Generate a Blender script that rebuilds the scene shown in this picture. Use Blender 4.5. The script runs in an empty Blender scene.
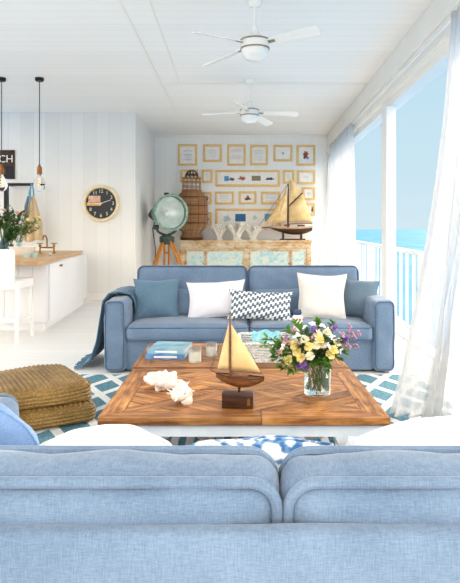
import bpy, bmesh, math, random
from mathutils import Vector, Matrix, noise
R = math.radians
rnd = random.Random(7)
sc = bpy.context.scene
COL = sc.collection
F = 600.0; CX = 234.0; CY = 229.0; CH = 1.3

def at(px, py, d):
    return Vector(((px-CX)*d/F, d, CH-(py-CY)*d/F))

# ------------------------------------------------------------ materials
def lin(h):
    h = h.lstrip('#')
    r = []
    for i in (0, 2, 4):
        c = int(h[i:i+2], 16)/255
        r.append(c/12.92 if c <= .04045 else ((c+.055)/1.055)**2.4)
    return (r[0], r[1], r[2], 1)

class NT:
    def __init__(s, m): s.t = m.node_tree; s.n = s.t.nodes; s.l = s.t.links
    def add(s, k, **kw):
        n = s.n.new(k)
        for a, b in kw.items(): setattr(n, a, b)
        return n
    def link(s, a, b): s.l.new(a, b)
    def math(s, op, a, b=None, clamp=False):
        n = s.n.new('ShaderNodeMath'); n.operation = op; n.use_clamp = clamp
        for i, v in enumerate((a, b)):
            if v is None: continue
            if isinstance(v, (int, float)): n.inputs[i].default_value = v
            else: s.l.new(v, n.inputs[i])
        return n.outputs[0]
    def mix(s, f, a, b):
        n = s.n.new('ShaderNodeMix'); n.data_type = 'RGBA'
        for i, v in ((0, f), (6, a), (7, b)):
            if isinstance(v, (int, float, tuple)): n.inputs[i].default_value = v
            else: s.l.new(v, n.inputs[i])
        return n.outputs[2]
    def noise(s, vec, scale, detail=3, rough=.5):
        n = s.n.new('ShaderNodeTexNoise'); n.inputs['Scale'].default_value = scale
        n.inputs['Detail'].default_value = detail; n.inputs['Roughness'].default_value = rough
        if vec is not None: s.l.new(vec, n.inputs['Vector'])
        return n.outputs[0]
    def mapping(s, vec, scale=(1, 1, 1), rot=(0, 0, 0)):
        n = s.n.new('ShaderNodeMapping'); n.inputs['Scale'].default_value = scale; n.inputs['Rotation'].default_value = rot
        s.l.new(vec, n.inputs['Vector']); return n.outputs[0]
    def ramp(s, f, stops):
        n = s.n.new('ShaderNodeValToRGB'); e = n.color_ramp.elements
        while len(e) < len(stops): e.new(.5)
        for i, (p, c) in enumerate(stops): e[i].position = p; e[i].color = c
        s.l.new(f, n.inputs[0]); return n.outputs[0]

def base(name, col='#FFFFFF', rough=.6, metal=0, spec=.4):
    m = bpy.data.materials.new(name); m.use_nodes = True
    t = NT(m); b = t.n['Principled BSDF']
    b.inputs['Base Color'].default_value = lin(col) if isinstance(col, str) else col
    b.inputs['Roughness'].default_value = rough; b.inputs['Metallic'].default_value = metal
    b.inputs['Specular IOR Level'].default_value = spec
    return m, t, b

def mott(name, c1, c2, scale=20, rough=.6, metal=0, bump=0, bscale=None, stretch=(1, 1, 1), lo=.35, hi=.65, spec=.4):
    m, t, b = base(name, c1, rough, metal, spec)
    tc = t.add('ShaderNodeTexCoord').outputs['Object']
    v = t.mapping(tc, stretch)
    n = t.noise(v, scale, 5)
    t.link(t.ramp(n, [(lo, lin(c1)), (hi, lin(c2))]), b.inputs['Base Color'])
    if bump:
        bn = t.add('ShaderNodeBump'); bn.inputs['Strength'].default_value = bump; bn.inputs['Distance'].default_value = .01
        t.link(t.noise(v, bscale or scale*2, 4), bn.inputs['Height']); t.link(bn.outputs[0], b.inputs['Normal'])
    return m

def fabric(name, c1, c2, bump=.35, weave=420):
    m, t, b = base(name, c1, .92, 0, .15)
    b.inputs['Sheen Weight'].default_value = .25
    tc = t.add('ShaderNodeTexCoord').outputs['Object']
    a = t.noise(t.mapping(tc, (1, 1, 9)), weave*.12, 4, .7)
    c = t.noise(t.mapping(tc, (9, 1, 1)), weave*.12, 4, .7)
    big = t.noise(tc, 5, 4)
    s = t.math('ADD', t.math('MULTIPLY', t.math('ADD', a, c), .36), t.math('MULTIPLY', big, .28))
    t.link(t.ramp(s, [(.38, lin(c1)), (.62, lin(c2))]), b.inputs['Base Color'])
    bn = t.add('ShaderNodeBump'); bn.inputs['Strength'].default_value = bump; bn.inputs['Distance'].default_value = .006
    h = t.math('ADD', t.math('MULTIPLY', t.math('ADD', a, c), .3), t.math('MULTIPLY', t.noise(tc, 14, 5), 1.2))
    t.link(h, bn.inputs['Height']); t.link(bn.outputs[0], b.inputs['Normal'])
    return m

M = {}
M['denim'] = fabric('blue_linen', '#576C87', '#788DA7')
M['denim_shaded_trim'] = fabric('blue_linen_shaded_piping', '#3E5472', '#546B88', .2)  # same linen as the sofa, shade painted in for the far piping
M['slate'] = fabric('slate_blue_cotton', '#4F6C84', '#688499')
M['greyblue'] = fabric('grey_blue_cotton', '#586D80', '#708495')
M['bluepillow'] = fabric('bright_blue_cotton', '#6484B4', '#819FCB')
M['throw'] = fabric('teal_blue_wool', '#3D5F79', '#5A7F98', .6)
M['whitecloth'] = fabric('white_cotton', '#E6E2E6', '#F5F2F2', .25)
M['lilacwhite'] = fabric('cool_white_cotton', '#DBD9E4', '#ECEAF0', .25)
M['creamcloth'] = fabric('cream_linen', '#D8D3CE', '#E8E4DF', .3)
M['apron'] = fabric('beige_canvas', '#C9AE88', '#DCC7A4', .3)
M['ribbon'] = fabric('blue_ribbon', '#4D9CBC', '#6CB6D0', .1)
M['white'] = mott('white_paint', '#E6E5E4', '#EDECEB', 1, .5)
M['gloss_white'] = mott('white_lacquer', '#E3E4E9', '#E8E9ED', 1, .3)
M['pale_blue_paint'] = mott('pale_blue_paint', '#D6E0EC', '#E6ECF3', 8, .5)
M['trim'] = mott('white_trim', '#EEEAE3', '#F1EDE7', 2, .5)
M['black_metal'] = mott('black_metal', '#141416', '#222226', 30, .4, .5)
M['brass'] = mott('aged_brass', '#7A5A30', '#B08A4C', 30, .35, .9)
M['copper'] = mott('aged_copper', '#7C4E2C', '#A8703F', 30, .4, .7)
M['mirror'] = mott('silvered_reflector', '#DDE6E2', '#F0F4F2', 8, .35, .6)
M['steel'] = mott('brushed_steel', '#B0B4B4', '#D2D5D5', 30, .25, .95)
M['gold'] = mott('pale_gold_wood', '#E6CDA0', '#F3E0BC', 25, .45, 0)
M['frame_wood'] = mott('honey_frame_wood', '#E2B76C', '#F0CD90', 30, .5, 0, stretch=(1, 1, 1))
M['paper'] = mott('picture_mat_paper', '#EFEBE6', '#F7F4F0', 10, .8)
M['page'] = mott('book_pages', '#D9DCE2', '#F0F1F4', 60, .8, stretch=(1, 1, 20))
M['lampgreen'] = mott('sage_green_enamel', '#7BA08F', '#A8C6B4', 14, .4, .25)
M['lampdark'] = mott('dark_green_metal', '#2E3B36', '#4C5D54', 20, .45, .4)
M['tripodwood'] = mott('orange_varnished_wood', '#B46B22', '#DA9440', 10, .35, 0, stretch=(6, 6, 1))
M['sail'] = mott('tan_sailcloth', '#DDB778', '#EFD09A', 8, .8, 0, .2, 60)
M['bigsail'] = mott('warm_cream_sailcloth', '#E3BC7C', '#F4D7A2', 8, .8, 0, .2, 60)
M['darkwood'] = mott('dark_hull_wood', '#2E1A10', '#4E2E1A', 12, .35, 0, stretch=(1, 8, 8))
M['midwood'] = mott('mahogany_wood', '#5E371D', '#8A5630', 14, .35, 0, stretch=(1, 8, 8))
M['wicker'] = mott('brown_wicker', '#8A5C3A', '#C9986A', 90, .6, 0, .6, 120, lo=.3, hi=.7)
M['wicker_dark'] = mott('dark_wicker', '#3E2416', '#6A4228', 70, .6, 0, .6, 120)
M['coral'] = mott('bleached_coral', '#EAE3D6', '#F8F4EC', 60, .7, 0, .8, 90)
M['coral_pink'] = mott('pinkish_coral', '#E3D3CA', '#F6EEE8', 30, .7, 0, .8, 90)
M['wax'] = mott('cream_wax', '#F0E8DC', '#F9F3EA', 8, .4)
M['worktop'] = mott('butcher_block_wood', '#B58A5E', '#D9B58A', 9, .45, 0, stretch=(1, 6, 1), lo=.3, hi=.7)
M['signwood'] = mott('dark_brown_board', '#2B1A12', '#4A2E20', 20, .6)
M['terracotta'] = mott('pale_ceramic', '#E3DDD6', '#F2EEE9', 10, .3)
M['leaf'] = mott('green_leaf', '#3E6E22', '#6E9E3A', 12, .55)
M['leaf_dark'] = mott('dark_green_leaf', '#2A4A26', '#4F7440', 12, .55)
M['leaf_sage'] = mott('sage_leaf', '#6F8050', '#A0A870', 12, .6)
M['stem'] = mott('green_stem', '#4E6E2A', '#7A8F48', 20, .6)
M['yellow'] = mott('yellow_petal', '#EFD772', '#F8EDB2', 60, .6)
M['cream_petal'] = mott('cream_petal', '#F2E7C4', '#FAF4E2', 60, .6)
M['purple'] = mott('purple_petal', '#7B4F9E', '#A57CC2', 60, .6)
M['mauve'] = mott('mauve_petal', '#9C6C8C', '#C79CB6', 60, .6)
M['white_petal'] = mott('white_petal', '#EDEDEA', '#FAFAF8', 60, .6)
M['pink_petal'] = mott('dusty_pink_petal', '#C58A84', '#DBAAA0', 60, .6)
M['aqua'] = mott('aqua_frosted_glass', '#86CFDD', '#B6E6EE', 30, .25, 0, .4, 60)
M['aquaclear'] = mott('aqua_tinted_glass', '#9CC8C4', '#C3E0DA', 20, .15)
M['basket'] = mott('whitewashed_wicker', '#C2C3C2', '#EDEDEB', 70, .7, 0, .6, 100)
M['book_blue'] = mott('blue_book_cover', '#3E6CA8', '#6C9CC8', 12, .35)
M['book_pale'] = mott('pale_blue_book_cover', '#5F93B6', '#A5C8D2', 9, .3)
M['book_dark'] = mott('navy_book_cover', '#23365C', '#3B5584', 9, .35)
M['red'] = mott('red_glaze', '#A83A3A', '#C25A50', 9, .35)
M['navy'] = mott('navy_glaze', '#1E2C50', '#30406A', 9, .35)
M['bottle'] = mott('dark_teal_glass', '#1E3E46', '#34606A', 9, .12)
M['socket'] = mott('white_plastic', '#F2F2F0', '#FAFAF8', 9, .3)
M['bronze'] = mott('bronze_band', '#8A7A66', '#A8967E', 9, .3, .8)

def glass_mat(name, col=(1, 1, 1, 1), rough=0, ior=1.45):
    m, t, b = base(name, col, rough)
    b.inputs['Transmission Weight'].default_value = 1; b.inputs['IOR'].default_value = ior
    return m
M['glass'] = glass_mat('clear_glass', (.96, .99, .98, 1))
M['thin_glass'] = glass_mat('thin_clear_glass', (.98, .99, .99, 1), 0, 1.08)
M['water'] = glass_mat('water', (.93, .97, .9, 1), 0, 1.33)
M['frosted'] = glass_mat('frosted_glass', (.95, .97, .95, 1), .35, 1.3)
m, t, b = base('opal_glass', '#F4F1EC', .25); M['opal'] = m
m, t, b = base('warm_filament', '#FFC880', .4); b.inputs['Emission Color'].default_value = lin('#FFC070'); b.inputs['Emission Strength'].default_value = 1.5; M['filament'] = m

def curtain_mat():
    m = bpy.data.materials.new('sheer_voile'); m.use_nodes = True; t = NT(m)
    t.n.remove(t.n['Principled BSDF']); out = t.n['Material Output']
    d = t.add('ShaderNodeBsdfDiffuse'); d.inputs[0].default_value = (.74, .74, .75, 1)
    tl = t.add('ShaderNodeBsdfTranslucent'); tl.inputs[0].default_value = (.70, .70, .71, 1)
    tr = t.add('ShaderNodeBsdfTransparent')
    m1 = t.add('ShaderNodeMixShader'); m1.inputs[0].default_value = .5
    t.link(d.outputs[0], m1.inputs[1]); t.link(tl.outputs[0], m1.inputs[2])
    m2 = t.add('ShaderNodeMixShader')
    tc = t.add('ShaderNodeTexCoord').outputs['Object']
    n = t.noise(t.mapping(tc, (1, 1, .05)), 40, 3)
    f = t.math('ADD', .60, t.math('MULTIPLY', n, .40), True)
    t.link(f, m2.inputs[0]); t.link(tr.outputs[0], m2.inputs[1]); t.link(m1.outputs[0], m2.inputs[2])
    t.link(m2.outputs[0], out.inputs[0]); return m
M['voile'] = curtain_mat()

def wood_top():
    m, t, b = base('reclaimed_pine', '#B07840', .42, 0, .35)
    uv = t.add('ShaderNodeUVMap'); uv.uv_map = 'UVMap'
    v = t.mapping(uv.outputs[0], (3.0, 26, 1))
    n1 = t.noise(v, 1.6, 7, .65)
    n2 = t.noise(t.mapping(uv.outputs[0], (6, 10, 1)), 1.2, 3)
    at_ = t.add('ShaderNodeAttribute'); at_.attribute_name = 'tone'
    s = t.math('ADD', t.math('MULTIPLY', n1, .75), t.math('MULTIPLY', n2, .25))
    c = t.ramp(s, [(.30, lin('#4C2F18')), (.44, lin('#876140')), (.54, lin('#B48D5E')), (.72, lin('#DABD90'))])
    c2 = t.mix(at_.outputs['Fac'], lin('#7E5A34'), lin('#DDB886'))
    mx = t.n.new('ShaderNodeMix'); mx.data_type = 'RGBA'; mx.blend_type = 'OVERLAY'; mx.inputs[0].default_value = .7
    t.link(c, mx.inputs[6]); t.link(c2, mx.inputs[7])
    # knots
    vo = t.add('ShaderNodeTexVoronoi'); vo.inputs['Scale'].default_value = 3.3
    t.link(t.mapping(uv.outputs[0], (1, 1.6, 1)), vo.inputs['Vector'])
    k = t.math('LESS_THAN', vo.outputs['Distance'], .07)
    c3 = t.mix(t.math('MULTIPLY', k, .7), mx.outputs[2], lin('#4A2A12'))
    t.link(c3, b.inputs['Base Color'])
    bn = t.add('ShaderNodeBump'); bn.inputs['Strength'].default_value = .35; bn.inputs['Distance'].default_value = .004
    t.link(n1, bn.inputs['Height']); t.link(bn.outputs[0], b.inputs['Normal'])
    return m
M['pine'] = wood_top()

def seagrass():
    m, t, b = base('woven_seagrass', '#9A7040', .55, 0, .4)
    tc = t.add('ShaderNodeTexCoord').outputs['Object']
    n = t.noise(t.mapping(tc, (30, 30, 60)), 3, 4, .7)
    big = t.noise(tc, 7, 3)
    s = t.math('ADD', t.math('MULTIPLY', n, .7), t.math('MULTIPLY', big, .3))
    t.link(t.ramp(s, [(.3, lin('#433016')), (.5, lin('#836433')), (.7, lin('#C4A05E'))]), b.inputs['Base Color'])
    bn = t.add('ShaderNodeBump'); bn.inputs['Strength'].default_value = .6; bn.inputs['Distance'].default_value = .006
    t.link(n, bn.inputs['Height']); t.link(bn.outputs[0], b.inputs['Normal'])
    return m
M['seagrass'] = seagrass()

def rug_mat():
    m, t, b = base('trellis_rug', '#FFFFFF', .95, 0, .1)
    tc = t.add('ShaderNodeTexCoord').outputs['Object']
    sp = t.add('ShaderNodeSeparateXYZ'); t.link(tc, sp.inputs[0])
    u = t.math('DIVIDE', sp.outputs[0], .29); v = t.math('DIVIDE', sp.outputs[1], .50)
    def ln(s):
        fr = t.math('FRACT', t.math('ADD', s, 20.0)); a = t.math('ABSOLUTE', t.math('SUBTRACT', fr, .5))
        return t.math('GREATER_THAN', a, .37)
    g = t.math('MAXIMUM', ln(t.math('ADD', u, v)), ln(t.math('SUBTRACT', u, v)))
    n = t.noise(tc, 90, 3)
    teal = t.ramp(n, [(.35, lin('#467388')), (.65, lin('#7299A8'))]); wh = t.ramp(n, [(.35, lin('#D5D8D6')), (.65, lin('#EEEFEC'))])
    t.link(t.mix(g, teal, wh), b.inputs['Base Color'])
    bn = t.add('ShaderNodeBump'); bn.inputs['Strength'].default_value = .5; bn.inputs['Distance'].default_value = .01
    t.link(n, bn.inputs['Height']); t.link(bn.outputs[0], b.inputs['Normal'])
    return m
M['rug'] = rug_mat()

def planks(name, c1, c2, axis, width, seam='#B8B4AE', rough=.5, bump=.3, seamw=.03):
    """boards of a given width laid side by side along an axis, thin seams, tone differing per board"""
    m, t, b = base(name, c1, rough)
    tc = t.add('ShaderNodeTexCoord').outputs['Object']
    sp = t.add('ShaderNodeSeparateXYZ'); t.link(tc, sp.inputs[0])
    u = t.math('DIVIDE', sp.outputs[axis], width)
    fr = t.math('FRACT', t.math('ADD', u, 100.0)); fl = t.math('FLOOR', u)
    wn = t.add('ShaderNodeTexWhiteNoise'); wn.noise_dimensions = '1D'; t.link(fl, wn.inputs['W'])
    st = [(1, 14, 14), (14, 1, 14), (14, 14, 1)]
    long_axis = {0: 1, 1: 0}[axis] if axis < 2 else 0
    n = t.noise(t.mapping(tc, tuple(.25 if i == long_axis else 3 for i in range(3))), 3, 5)
    col = t.mix(t.math('ADD', t.math('MULTIPLY', wn.outputs['Value'], .6), t.math('MULTIPLY', n, .4)), lin(c1), lin(c2))
    sm = t.math('LESS_THAN', fr, seamw)
    t.link(t.mix(sm, col, lin(seam)), b.inputs['Base Color'])
    bn = t.add('ShaderNodeBump'); bn.inputs['Strength'].default_value = bump; bn.inputs['Distance'].default_value = .004
    t.link(t.math('SUBTRACT', n, sm), bn.inputs['Height']); t.link(bn.outputs[0], b.inputs['Normal'])
    return m
M['floor'] = planks('white_floorboards', '#E7E6E5', '#F1F0EF', 1, .17, '#CDCBCA', .42)
M['ceiling'] = planks('white_ceiling_boards', '#F1F0EE', '#F7F6F4', 1, .19, '#E2E0DC', .7, .25, .03)
M['wallback'] = planks('white_wall_boards', '#F1F0EE', '#F6F5F3', 0, .12, '#E9E7E3', .7, .1, .03)
M['wallstripe'] = planks('pale_striped_wall_boards', '#E4E1DC', '#EEEBE7', 0, .23, '#DCD8D2', .75, .15, .03)
M['deck'] = planks('white_terrace_tiles', '#E9E9E8', '#F4F4F3', 1, .3, '#D2D2D0', .5, .1)

def pattern_mat(name, kind):
    m, t, b = base(name, '#FFFFFF', .9, 0, .15)
    tc = t.add('ShaderNodeTexCoord').outputs['Object']
    sp = t.add('ShaderNodeSeparateXYZ'); t.link(tc, sp.inputs[0])
    if kind == 'zigzag':
        v = t.math('DIVIDE', sp.outputs[2], .062); sx = t.math('DIVIDE', sp.outputs[0], .17)
        s = t.math('SUBTRACT', v, sx)
        sm = t.math('MULTIPLY', t.math('GREATER_THAN', t.math('FRACT', t.math('ADD', t.math('DIVIDE', sp.outputs[0], .042), 40)), .5), .34)
        g = t.math('GREATER_THAN', t.math('FRACT', t.math('ADD', t.math('ADD', s, sm), 50)), .5)
        t.link(t.mix(g, lin('#54687F'), lin('#ECEBE8')), b.inputs['Base Color'])
    elif kind == 'ikat':
        v = t.mapping(tc, (14, 14, 34), (0, R(20), 0))
        n = t.noise(v, 1.6, 2)
        t.link(t.ramp(n, [(.40, lin('#3F6DA4')), (.47, lin('#7FA3CB')), (.52, lin('#EEF0F3'))]), b.inputs['Base Color'])
    elif kind == 'floral':
        v = t.mapping(tc, (1, 1, 1)); n = t.noise(v, 9, 4, .6)
        base_c = t.ramp(n, [(.35, lin('#A9D6DC')), (.5, lin('#D5E8E3')), (.65, lin('#EAE7DA'))])
        n2 = t.noise(t.mapping(tc, (1, 1, 2), (0, R(30), 0)), 17, 3, .6)
        g = t.math('GREATER_THAN', n2, .64)
        n3 = t.noise(tc, 3, 2)
        t.link(t.mix(g, base_c, t.ramp(n3, [(.4, lin('#4F8C98')), (.6, lin('#8A9A62'))])), b.inputs['Base Color'])
        b.inputs['Roughness'].default_value = .4
    elif kind == 'distress':
        n = t.noise(t.mapping(tc, (.5, 1, 1)), 6, 6, .75)
        t.link(t.ramp(n, [(.34, lin('#A37A4E')), (.46, lin('#CFAE84')), (.62, lin('#E6D8C0'))]), b.inputs['Base Color'])
    elif kind == 'clock':
        pass
    return m
M['zigzag'] = pattern_mat('blue_white_zigzag_cotton', 'zigzag')
M['ikat'] = pattern_mat('blue_white_ikat_cotton', 'ikat')
M['floral'] = pattern_mat('aqua_floral_panel', 'floral')
M['distress'] = pattern_mat('distressed_painted_wood', 'distress')

# ------------------------------------------------------------ object helpers
def link(o, parent=None):
    COL.objects.link(o)
    if parent: o.parent = parent
    return o
def mesh_obj(name, bm, mat, parent=None, smooth=True, loc=None, rot=None, autos=40):
    me = bpy.data.meshes.new(name); bm.normal_update(); bm.to_mesh(me); bm.free()
    for mm in (mat if isinstance(mat, (list, tuple)) else [mat]): me.materials.append(mm)
    if smooth:
        for p in me.polygons: p.use_smooth = True
        try: me.set_sharp_from_angle(angle=R(autos))
        except Exception: pass
    o = bpy.data.objects.new(name, me); link(o, parent)
    if loc is not None: o.location = loc
    if rot is not None: o.rotation_euler = rot
    return o
def thing(name, label, cat, loc=(0, 0, 0), rz=0, group=None):
    o = bpy.data.objects.new(name, None); COL.objects.link(o)
    o.location = loc; o.rotation_euler = (0, 0, rz); o.empty_display_size = .1
    return tag(o, label, cat, group)
def tag(o, label, cat, group=None, kind=None):
    o['label'] = label; o['category'] = cat
    if group: o['group'] = group
    if kind: o['kind'] = kind
    return o
def struct(name, bm, mat, smooth=False, parent=None):
    o = mesh_obj(name, bm, mat, parent, smooth)
    if parent is None: o['kind'] = 'structure'
    return o

def box(bm, c, s, rot=None, bev=0):
    r = bmesh.ops.create_cube(bm, size=1)
    vs = r['verts']
    mt = Matrix.Translation(c) @ (rot.to_4x4() if rot else Matrix()) @ Matrix.Diagonal((s[0], s[1], s[2], 1))
    bmesh.ops.transform(bm, matrix=mt, verts=vs)
    if bev:
        es = set(e for v in vs for e in v.link_edges)
        bmesh.ops.bevel(bm, geom=list(es), offset=bev, segments=2, affect='EDGES', profile=.5)
def bxx(bm, x0, x1, y0, y1, z0, z1, bev=0):
    box(bm, ((x0+x1)/2, (y0+y1)/2, (z0+z1)/2), (abs(x1-x0), abs(y1-y0), abs(z1-z0)), None, bev)
def prism(bm, pts, z0, z1, bev=0):
    lo = [bm.verts.new((p[0], p[1], z0)) for p in pts]; hi = [bm.verts.new((p[0], p[1], z1)) for p in pts]
    n = len(pts); fs = [bm.faces.new(hi), bm.faces.new(lo[::-1])]
    for i in range(n): fs.append(bm.faces.new((lo[i], lo[(i+1) % n], hi[(i+1) % n], hi[i])))
    bmesh.ops.recalc_face_normals(bm, faces=fs)
    if bev:
        es = set(e for f in fs for e in f.edges)
        bmesh.ops.bevel(bm, geom=list(es), offset=bev, segments=2, affect='EDGES')
def tube(bm, pts, r, seg=8, closed=False, caps=True, flat=1):
    pts = [Vector(p) for p in pts]; n = len(pts); rings = []
    rad = r if isinstance(r, (list, tuple)) else [r]*n
    up = None
    for i, p in enumerate(pts):
        if closed: tn = pts[(i+1) % n]-pts[i-1]
        else: tn = pts[min(i+1, n-1)]-pts[max(i-1, 0)]
        if tn.length < 1e-9: tn = Vector((0, 0, 1))
        tn.normalize()
        if up is None:
            up = Vector((0, 0, 1)) if abs(tn.z) < .9 else Vector((1, 0, 0))
        a = tn.cross(up)
        if a.length < 1e-5: a = tn.cross(Vector((0, 1, 0)))
        a.normalize(); b_ = a.cross(tn).normalized(); up = b_
        rings.append([bm.verts.new(p+a*math.cos(2*math.pi*k/seg)*rad[i]+b_*math.sin(2*math.pi*k/seg)*rad[i]*flat) for k in range(seg)])
    m_ = n if closed else n-1
    for i in range(m_):
        A = rings[i]; B = rings[(i+1) % n]
        for k in range(seg): bm.faces.new((A[k], A[(k+1) % seg], B[(k+1) % seg], B[k]))
    if caps and not closed:
        bm.faces.new(rings[0][::-1]); bm.faces.new(rings[-1])
def lathe(bm, prof, seg=24, c=(0, 0, 0), mat=None):
    """prof: list of (r, z); r=0 ends close to a point"""
    c = Vector(c); rings = []
    for r, z in prof:
        if r < 1e-6: rings.append([bm.verts.new(c+Vector((0, 0, z)))])
        else: rings.append([bm.verts.new(c+Vector((r*math.cos(2*math.pi*k/seg), r*math.sin(2*math.pi*k/seg), z))) for k in range(seg)])
    fs = []
    for A, B in zip(rings, rings[1:]):
        if len(A) == 1 and len(B) == 1: continue
        for k in range(seg):
            k2 = (k+1) % seg
            if len(A) == 1: fs.append(bm.faces.new((A[0], B[k2], B[k])))
            elif len(B) == 1: fs.append(bm.faces.new((A[k], A[k2], B[0])))
            else: fs.append(bm.faces.new((A[k], A[k2], B[k2], B[k])))
    if mat:
        vs = set(v for rg in rings for v in rg); bmesh.ops.transform(bm, matrix=mat, verts=list(vs))
    bmesh.ops.recalc_face_normals(bm, faces=fs)
def ball(bm, c, r, sub=2, sc_=(1, 1, 1)):
    rr = bmesh.ops.create_icosphere(bm, subdivisions=sub, radius=r)
    for v in rr['verts']: v.co = Vector((v.co.x*sc_[0], v.co.y*sc_[1], v.co.z*sc_[2]))+Vector(c)
    return rr['verts']

def rbox(bm, c, s, r, n=(14, 8, 6), puff=(0, 0, 0), wr=0, seed=0, fn=None):
    """soft rounded block with bulging faces and small wrinkles"""
    hx, hy, hz = s[0]/2, s[1]/2, s[2]/2; c = Vector(c); cache = {}
    inner = (max(hx-r, .001), max(hy-r, .001), max(hz-r, .001))
    def vert(i, j, k):
        key = (i, j, k)
        if key in cache: return cache[key]
        u, v, w = 2*i/n[0]-1, 2*j/n[1]-1, 2*k/n[2]-1
        def warp(t_): return math.sin(t_*math.pi/2)*.45+t_*.55
        p = Vector((warp(u)*hx, warp(v)*hy, warp(w)*hz))
        q = Vector((max(-inner[0], min(inner[0], p.x)), max(-inner[1], min(inner[1], p.y)), max(-inner[2], min(inner[2], p.z))))
        d = p-q
        if d.length > 1e-9:
            p = q+d.normalized()*min(r, max(abs(d.x), abs(d.y), abs(d.z)))
        bu, bv, bw = 1-u*u, 1-v*v, 1-w*w
        p += Vector((puff[0]*u*bv*bw, puff[1]*v*bu*bw, puff[2]*w*bu*bv))
        if wr:
            nv = noise.noise_vector(p*7+Vector((seed, 0, 0))); nv2 = noise.noise_vector(p*19+Vector((0, seed, 0)))
            p += nv*wr+nv2*wr*.4
        if fn: p = fn(p, u, v, w)
        cache[key] = bm.verts.new(p+c); return cache[key]
    fs = []
    nx, ny, nz = n
    for i in range(nx):
        for j in range(ny):
            fs.append(bm.faces.new((vert(i, j, 0), vert(i, j+1, 0), vert(i+1, j+1, 0), vert(i+1, j, 0))))
            fs.append(bm.faces.new((vert(i, j, nz), vert(i+1, j, nz), vert(i+1, j+1, nz), vert(i, j+1, nz))))
    for i in range(nx):
        for k in range(nz):
            fs.append(bm.faces.new((vert(i, 0, k), vert(i+1, 0, k), vert(i+1, 0, k+1), vert(i, 0, k+1))))
            fs.append(bm.faces.new((vert(i, ny, k), vert(i, ny, k+1), vert(i+1, ny, k+1), vert(i+1, ny, k))))
    for j in range(ny):
        for k in range(nz):
            fs.append(bm.faces.new((vert(0, j, k), vert(0, j, k+1), vert(0, j+1, k+1), vert(0, j+1, k))))
            fs.append(bm.faces.new((vert(nx, j, k), vert(nx, j+1, k), vert(nx, j+1, k+1), vert(nx, j, k+1))))

def rrect(w, h, r, n=6, per=8):
    """rounded rectangle loop in 2D"""
    out = []
    cs = [(w/2-r, h/2-r, 0), (-w/2+r, h/2-r, 90), (-w/2+r, -h/2+r, 180), (w/2-r, -h/2+r, 270)]
    for idx, (cx, cy, a0) in enumerate(cs):
        for k in range(n+1):
            a = R(a0+90*k/n); out.append((cx+r*math.cos(a), cy+r*math.sin(a)))
        nx, ny, na = cs[(idx+1) % 4]
        e0 = out[-1]; e1 = (nx+r*math.cos(R(na)), ny+r*math.sin(R(na)))
        for k in range(1, per): out.append((e0[0]+(e1[0]-e0[0])*k/per, e0[1]+(e1[1]-e0[1])*k/per))
    return out

def pillow_bm(w, h, th, n=22, seed=0, wr=.006, pinch=.06, sag=0, rk=0):
    """scatter cushion in the XZ plane, thickness along Y"""
    bm = bmesh.new(); g = {}
    def pt(i, j, sgn):
        u, v = 2*i/n-1, 2*j/n-1
        edge = (i in (0, n)) or (j in (0, n))
        key = (i, j, 0 if edge else sgn)
        if key in g: return g[key]
        x = u*w/2*(1-pinch*(1-v*v)*abs(u)); z = v*h/2*(1-pinch*(1-u*u)*abs(v))
        x *= math.sqrt(1-rk*v*v/2); z *= math.sqrt(1-rk*u*u/2)
        prof = ((1-abs(u)**2.4)*(1-abs(v)**2.4))
        y = sgn*th/2*max(prof, 0)**.55 if not edge else 0
        p = Vector((x, y, z))
        nv = noise.noise_vector(Vector((x*6+seed, y*2, z*6)))
        p += nv*wr*2 if not edge else nv*wr
        # creases radiating from the corners
        cr = math.sin((abs(u)-abs(v))*9+seed)*wr*(abs(u)*abs(v))
        if not edge: p.y += sgn*cr
        p.z -= sag*(1-u*u)*max(v, 0)
        g[key] = bm.verts.new(p); return g[key]
    for s in (1, -1):
        for i in range(n):
            for j in range(n):
                q = (pt(i, j, s), pt(i+1, j, s), pt(i+1, j+1, s), pt(i, j+1, s))
                try: bm.faces.new(q if s < 0 else q[::-1])
                except ValueError: pass
    loop = [g[(i, 0, 0)].co.copy() for i in range(n)]+[g[(n, j, 0)].co.copy() for j in range(n)] + \
           [g[(n-i, n, 0)].co.copy() for i in range(n)]+[g[(0, n-j, 0)].co.copy() for j in range(n)]
    bmesh.ops.recalc_face_normals(bm, faces=bm.faces[:])
    return bm, loop

def pillow(name, label, mat, w, h, th, loc, rot, seed=0, piping=None, sag=0, group=None, wr=.008, pinch=.06, rk=0):
    t_ = thing(name, label, 'cushion', loc, 0, group); t_.rotation_euler = rot
    bm, loop = pillow_bm(w, h, th, seed=seed, sag=sag, wr=wr, pinch=pinch, rk=rk)
    mesh_obj('cushion_cover', bm, mat, t_)
    bm = bmesh.new(); tube(bm, loop, .0045 if piping else .003, 6, closed=True)
    mesh_obj('edge_piping' if piping else 'edge_seam', bm, piping or mat, t_)
    return t_

def text_bm(txt, size, depth=.001):
    cu = bpy.data.curves.new('lettering', 'FONT'); cu.body = txt; cu.size = size; cu.extrude = depth
    cu.align_x = 'CENTER'; cu.align_y = 'CENTER'; cu.resolution_u = 3
    o = bpy.data.objects.new('lettering', cu); COL.objects.link(o)
    bpy.context.view_layer.update()
    me = bpy.data.meshes.new_from_object(o.evaluated_get(bpy.context.evaluated_depsgraph_get()))
    bm = bmesh.new(); bm.from_mesh(me); bpy.data.objects.remove(o); bpy.data.curves.remove(cu); bpy.data.meshes.remove(me)
    bmesh.ops.transform(bm, matrix=Matrix.Rotation(R(90), 4, 'X'), verts=bm.verts[:])   # stand upright facing -Y
    return bm

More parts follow.
